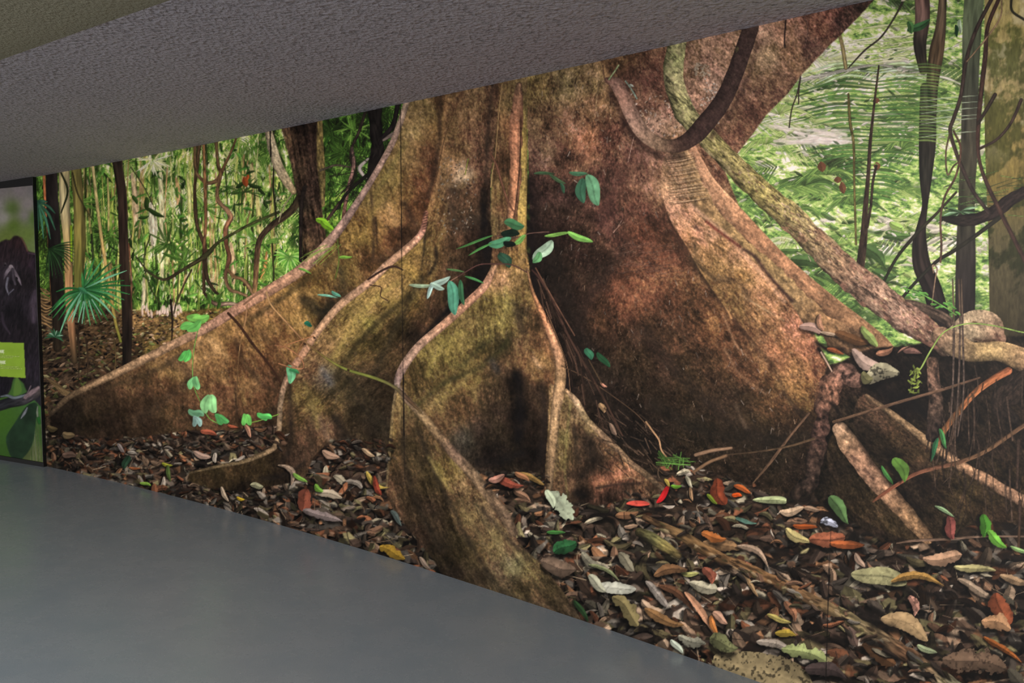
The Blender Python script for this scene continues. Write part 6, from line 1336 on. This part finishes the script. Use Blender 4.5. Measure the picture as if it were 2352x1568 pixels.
def fur(X, Y):
    f = field([(10, 590, 46, 34, 38), (40, 555, 52, 34, 36), (60, 590, 44, 32, 36), (80, 600, 56, 40, 54), (50, 640, 30, 24, 26), (20, 620, 56, 48, 56), (70, 700, 48, 40, 48), (84, 720, 64, 54, 64), (30, 720, 26, 22, 26), (60, 760, 32, 26, 30), (5, 680, 44, 38, 44), (80, 800, 36, 30, 36), (70, 850, 50, 42, 52), (40, 880, 28, 24, 28),
               (90, 900, 44, 40, 48), (10, 900, 30, 26, 34), (-60, 700, 36, 30, 34), (-60, 850, 36, 30, 34)])(X, Y)
    return np.clip(f * .8 * (1 + .5 * fbm(X, Y, 3, 12, .2, k=2, octv=3))[..., None], .01, 1)


Q.poly([(-120, 620), (-40, 575), (0, 556), (10, 551), (20, 552), (30, 543), (44, 546), (54, 562), (60, 576), (70, 580), (86, 586), (100, 600), (106, 700), (110, 900), (100, 940), (60, 900), (50, 880), (30, 870), (20, 900), (0, 915), (-60, 920), (-130, 900)], fur, MK, soft=4)
Q.dab(72, 552 + 40, 1, 1, 0, (0, 0, 0))
Q.stroke([(46, 548), (54, 562), (60, 578)], 5, (110, 60, 62), alpha=.5, soft=3); Q.stroke([(62, 582), (84, 586)], 4, (110, 78, 100), alpha=.5, soft=3)
FCE = qid('face', MK, 'grey bare face of the monkey')
Q.stroke([(22, 614), (12, 628), (6, 642)], [9, 8, 3], [(146, 132, 140), (120, 108, 118), (70, 62, 70)], FCE, soft=3, sides=(.8, .8))
Q.stroke([(22, 614), (32, 628), (40, 642), (46, 656)], [10, 8, 7, 2], [(150, 136, 142), (104, 92, 100), (120, 108, 116), (110, 98, 108)], FCE, soft=3, sides=(.8, .8))
Q.stroke([(26, 620), (28, 640), (32, 654)], 7, (70, 62, 70), FCE, soft=3)
Q.stroke([(15, 640), (12, 660), (17, 678)], [6, 6, 3], (112, 108, 120), FCE, soft=3); Q.stroke([(17, 676), (28, 666)], 4, (96, 92, 104), FCE, soft=3)
Q.dab(9, 608, 10, 6, 1.4, (70, 62, 66)); Q.dab(9, 610, 5, 4, 0, (18, 14, 16)); Q.dab(24, 650, 14, 9, 1.4, (26, 22, 26)); Q.dab(36, 640, 8, 4, 1.1, (26, 22, 26))
Q.stroke([(2, 720), (6, 745), (20, 768)], [7, 9, 5], (76, 64, 78), soft=6, alpha=.5); Q.stroke([(78, 670), (74, 700), (74, 740)], [10, 22, 12], (80, 68, 80), soft=6, alpha=.75)
for k in range(160):
    fx, fy = R.uniform(-30, 102), R.uniform(560, 880)
    if Q.I[Q.win(fx, fy, fx, fy)[0]][0, 0] == MK: Q.stroke([(fx, fy), (fx + R.uniform(-3, 3), fy + R.uniform(6, 14))], 1.2, np.array((84, 66, 76)) * R.uniform(.4, 1.1), tex=0, sm=False, alpha=.4)
BRN = qid('branch', label='pale branch the monkey holds')
Q.stroke([(-100, 960), (-10, 935), (20, 926), (50, 920), (76, 906), (88, 900)], [26, 24, 24, 24, 24, 16], [(30, 30, 34), (36, 36, 40), (40, 40, 44), (84, 76, 80), (70, 62, 60)], BRN, soft=3, tex=.25)
Q.stroke([(0, 912), (14, 910), (30, 915), (46, 912), (56, 908)], [4, 6, 8, 7, 4], (104, 112, 118), BRN, tex=.2); Q.stroke([(56, 914), (72, 902), (86, 892)], [10, 13, 10], (132, 112, 116), BRN, tex=.2)
Q.stroke([(60, 905), (68, 888)], [3, 4], (120, 104, 110), alpha=.8)
Q.poly([(34, 868), (40, 870), (48, 898), (36, 910), (28, 906)], (84, 116, 50), soft=3)
Q.poly([(100, 880), (104, 930), (108, 1000), (100, 960), (94, 920)], fur, MK, soft=2)
LFQ = qid('leaf', label='big dark green hanging leaf')
Q.poly([(64, 930), (50, 945), (30, 975), (12, 1005), (15, 1030), (24, 1052), (38, 1062), (52, 1052), (68, 1030), (76, 1005), (80, 970), (84, 935), (78, 926)],
       lambda X, Y: np.clip(rgb((28, 46, 30)) * (1 + .35 * fbm(X, Y, 22, k=3) + .1 * np.abs((X - 48 + (Y - 1000) * .3) / 20))[..., None], .01, 1), LFQ)
Q.stroke([(60, 938), (54, 950), (46, 962)], [4, 7, 3], (120, 124, 130), soft=3); Q.stroke([(84, 935), (83, 950), (86, 966)], [3, 5, 3], (120, 130, 110)); Q.stroke([(86, 962), (88, 972)], 7, (40, 100, 40), soft=3)
Q.stroke([(98, 935), (101, 1000), (103, 1056)], [4, 9, 12], [(96, 82, 96), (96, 88, 102), (100, 90, 100)], soft=3, sides=(.9, .9)); Q.stroke([(103, 960), (107, 1020), (109, 1060)], 3, (96, 124, 118), soft=2)
TXT = qid('text_box', label='lime green text box with white lines of writing')
TB = [(-150, 782), (0, 787), (52.2, 789), (56.3, 869.8), (0, 866), (-150, 857)]
Q.poly(TB, lambda X, Y: np.clip(rgb((132, 164, 52)) * (1 + .05 * fbm(X, Y, 14, k=4, octv=2))[..., None], 0, 1), TXT, sm=False, soft=.8)


# tiny capitals and small type, as on the box (too small to read in the photo)
FONT = {'A': '01010 10101 11101', 'E': '11 10 11', }


def caps(x, y, n, h, gap, c=(226, 230, 210)):
    p = qid('headline', TXT, 'white headline capitals')
    cx = x
    for k in range(n):
        i = (k * 7 + n) % 5; w = h * .42
        yy = y + (cx - x) * .028
        s = [[(0, h), (0, 0), (w, 0), (w, h)], [(w, 0), (0, 0), (0, h), (w, h)], [(0, h), (w / 2, 0), (w, h)], [(0, 0), (0, h), (w, 0), (w, h)], [(0, 0), (w, 0), (w, h), (0, h), (0, 0)]][i]
        Q.stroke([(cx + a, yy + b_) for a, b_ in s], 1.5, c, p, tex=0, sm=False, soft=1, sides=(1, 1), alpha=.8)
        if i != 2: Q.stroke([(cx, yy + h / 2), (cx + w, yy + h / 2)], 1.1, c, p, tex=0, sm=False, soft=1, sides=(1, 1), alpha=.7)
        cx += w + 1.0


def line(x0, x1, y):
    p = qid('text_line', TXT)
    x = x1
    while x > x0:
        w = R.uniform(3, 9)
        Q.stroke([(max(x0, x - w), y + (max(x0, x - w)) * .03), (x, y + x * .03)], 1.5, (184, 200, 124), p, tex=.3, tsc=(1.6, 9), sm=False, soft=1, alpha=.8)
        x -= w + 1.2


caps(-46, 804.2, 16, 5.6, 0); caps(-44, 829, 16, 5.8, 0)
line(-60, 6, 814); line(-60, 41, 818.7); line(-60, 27, 822.2); line(-60, 7, 838.5); line(-60, 41, 843.2); line(-60, 47, 847)
# ---------------------------------------------------------------- lay prints on their surfaces
PRINT_GAIN = 1.0


def print_mat(name, rough, spec):
    m, N, L, B = mat(name, rough, spec)
    a = node(N, 'ShaderNodeAttribute', attribute_name='ink')
    n = node(N, 'ShaderNodeTexNoise', Scale=700.0, Detail=2.0)           # paper grain
    tc = node(N, 'ShaderNodeTexCoord'); L.new(tc.outputs['Object'], n.inputs['Vector'])
    r = node(N, 'ShaderNodeValToRGB'); r.color_ramp.elements[0].color = (.88, .88, .88, 1); r.color_ramp.elements[1].color = (1.1, 1.1, 1.1, 1)
    r.color_ramp.elements[0].position = .3; r.color_ramp.elements[1].position = .7
    x = node(N, 'ShaderNodeMixRGB', blend_type='MULTIPLY'); x.inputs[0].default_value = 1
    L.new(n.outputs[0], r.inputs[0]); L.new(a.outputs['Color'], x.inputs[1]); L.new(r.outputs[0], x.inputs[2]); L.new(x.outputs[0], B.inputs['Base Color'])
    return m


def lin(c):
    c = np.clip(c, 0, 1)
    return np.where(c <= .04045, c / 12.92, ((c + .055) / 1.055) ** 2.4)


def lay(P, XYZ, keep, parts, root, m, gain):
    """one coloured sheet per printed motif, all in the one surface"""
    h, w = P.I.shape
    pts = np.stack(XYZ, -1).astype(np.float32)
    ink = np.ones((h, w, 4), np.float32); ink[..., :3] = np.clip(lin(P.C) * gain, 0, .95)
    idx = np.arange(h * w, dtype=np.int32).reshape(h, w)
    quad = np.stack([idx[1:, :-1], idx[1:, 1:], idx[:-1, 1:], idx[:-1, :-1]], -1)
    fid = P.I[:-1, :-1]
    objs = {}
    order = [0] + sorted(parts) if 0 not in parts else sorted(parts)
    for k in order:
        q = quad[(fid == k) & keep]
        if len(q) == 0 or k == 0:
            continue
        name, par, lab, kind = parts[k]
        u, inv = np.unique(q.ravel(), return_inverse=True)
        me = bpy.data.meshes.new(name); nf = len(q)
        me.vertices.add(len(u)); me.vertices.foreach_set('co', pts.reshape(-1, 3)[u].ravel())
        me.loops.add(nf * 4); me.loops.foreach_set('vertex_index', inv.astype(np.int32).ravel())
        me.polygons.add(nf); me.polygons.foreach_set('loop_start', np.arange(0, nf * 4, 4, dtype=np.int32))
        try: me.polygons.foreach_set('loop_total', np.full(nf, 4, np.int32))
        except Exception: pass
        me.update(calc_edges=True)
        at = me.color_attributes.new('ink', 'FLOAT_COLOR', 'POINT'); at.data.foreach_set('color', ink.reshape(-1, 4)[u].ravel())
        me.materials.append(m)
        o = bpy.data.objects.new(name, me); C_.objects.link(o); objs[k] = o
        o.parent = objs.get(par, root) if par else root
        if lab: o['label'] = lab
        if kind: o['kind'] = kind
    return objs


mural = bpy.data.objects.new('wall_mural', None); C_.objects.link(mural)
mural['label'] = 'floor to ceiling printed photograph of a huge buttress rooted rainforest tree, covering the curved wall'
mural['category'] = 'mural'
PX, PY = np.meshgrid(PX0 + PS * np.arange(PW), PY0 + PS * np.arange(PH))
wx, wy, wz = on_wall(PX, PY, 0.006)
top = ceil_z(wx)
keep = (wz < top) & (wz > 0)
keep = (keep[1:, 1:] | keep[:-1, :-1] | keep[1:, :-1] | keep[:-1, 1:]) & (wx[:-1, :-1] > -4.19)
wz = np.clip(wz, 0.0, top)
lay(M, (wx, wy, wz), keep, PARTS, mural, print_mat('printed_vinyl', .45, .08), MURAL_GAIN)

# the framed poster at the left
a, b = on_floor(0, 1056.5), on_floor(101, 1073.5)
d = (b - a) / np.linalg.norm(b - a); nrm = np.array([d[1], -d[0]])
if nrm[1] > 0: nrm = -nrm
LEN = 1.6


def on_poster(px, py):
    dx, dy, dz = ray(px, py)
    t = (b @ nrm) / (dx * nrm[0] + dy * nrm[1])
    return t * dx, t * dy, CAM_H + t * dz


def along(px, py):
    x, y, z = on_poster(px, py)
    return (np.array([x, y]) - b) @ d, z


_, ztop = along(40, 406.5)
_, zpt = along(40, 430)
_, zpb = along(60, 1057)
mk, N, L, B = mat('black_frame', .45, .4)
nz = node(N, 'ShaderNodeTexNoise', Scale=60.0); rc = node(N, 'ShaderNodeValToRGB'); rc.color_ramp.elements[0].color = (.008, .008, .008, 1); rc.color_ramp.elements[1].color = (.014, .013, .013, 1)
L.new(nz.outputs[0], rc.inputs[0]); L.new(rc.outputs[0], B.inputs['Base Color'])
poster = bpy.data.objects.new('framed_poster', None); C_.objects.link(poster)
poster['label'] = 'black framed monkey poster with a green text box at the left end of the mural'
poster['category'] = 'poster'
DEP = .05


def bar(name, s0, s1, z0, z1, f=0.0, par=None, m=mk):
    """box on the poster plane between s0..s1 along it, f metres proud"""
    o = par
    v = []
    for s in (s0, s1):
        for z in (z0, z1):
            for k in (f, -DEP):
                p = b + d * s + nrm * k
                v.append((p[0], p[1], z))
    fcs = [[0, 1, 3, 2], [4, 6, 7, 5], [0, 4, 5, 1], [2, 3, 7, 6], [0, 2, 6, 4], [1, 5, 7, 3]]
    ob = mesh_obj(name, v, fcs, m, o)
    bv = ob.modifiers.new('edge', 'BEVEL'); bv.width = .002; bv.segments = 2
    return ob


bar('frame_rail', -LEN, 0, zpt, ztop, .004, poster)
bar('frame_rail', -LEN, 0, 0.0, zpb, .004, poster)
bar('frame_stile', -.006, 0, zpb, zpt, .004, poster)
bar('frame_stile', -LEN, -LEN + .012, zpb, zpt, .004, poster)
bar('backing_board', -LEN + .012, -.006, zpb, zpt, -.012, poster)
PX, PY = np.meshgrid(Q.x0 + Q.s * np.arange(Q.w), Q.y0 + Q.s * np.arange(Q.h))
qx, qy, qz = on_poster(PX, PY)
qx = qx + nrm[0] * -.010; qy = qy + nrm[1] * -.010
sa = (qx - b[0]) * d[0] + (qy - b[1]) * d[1]
ok = (sa < -.005) & (sa > -LEN + .012) & (qz > zpb) & (qz < zpt)
ok = ok[1:, 1:] | ok[:-1, :-1]
lay(Q, (qx, qy, np.clip(qz, zpb, zpt)), ok, QPARTS, poster, print_mat('poster_print', .4, .3), POSTER_GAIN)
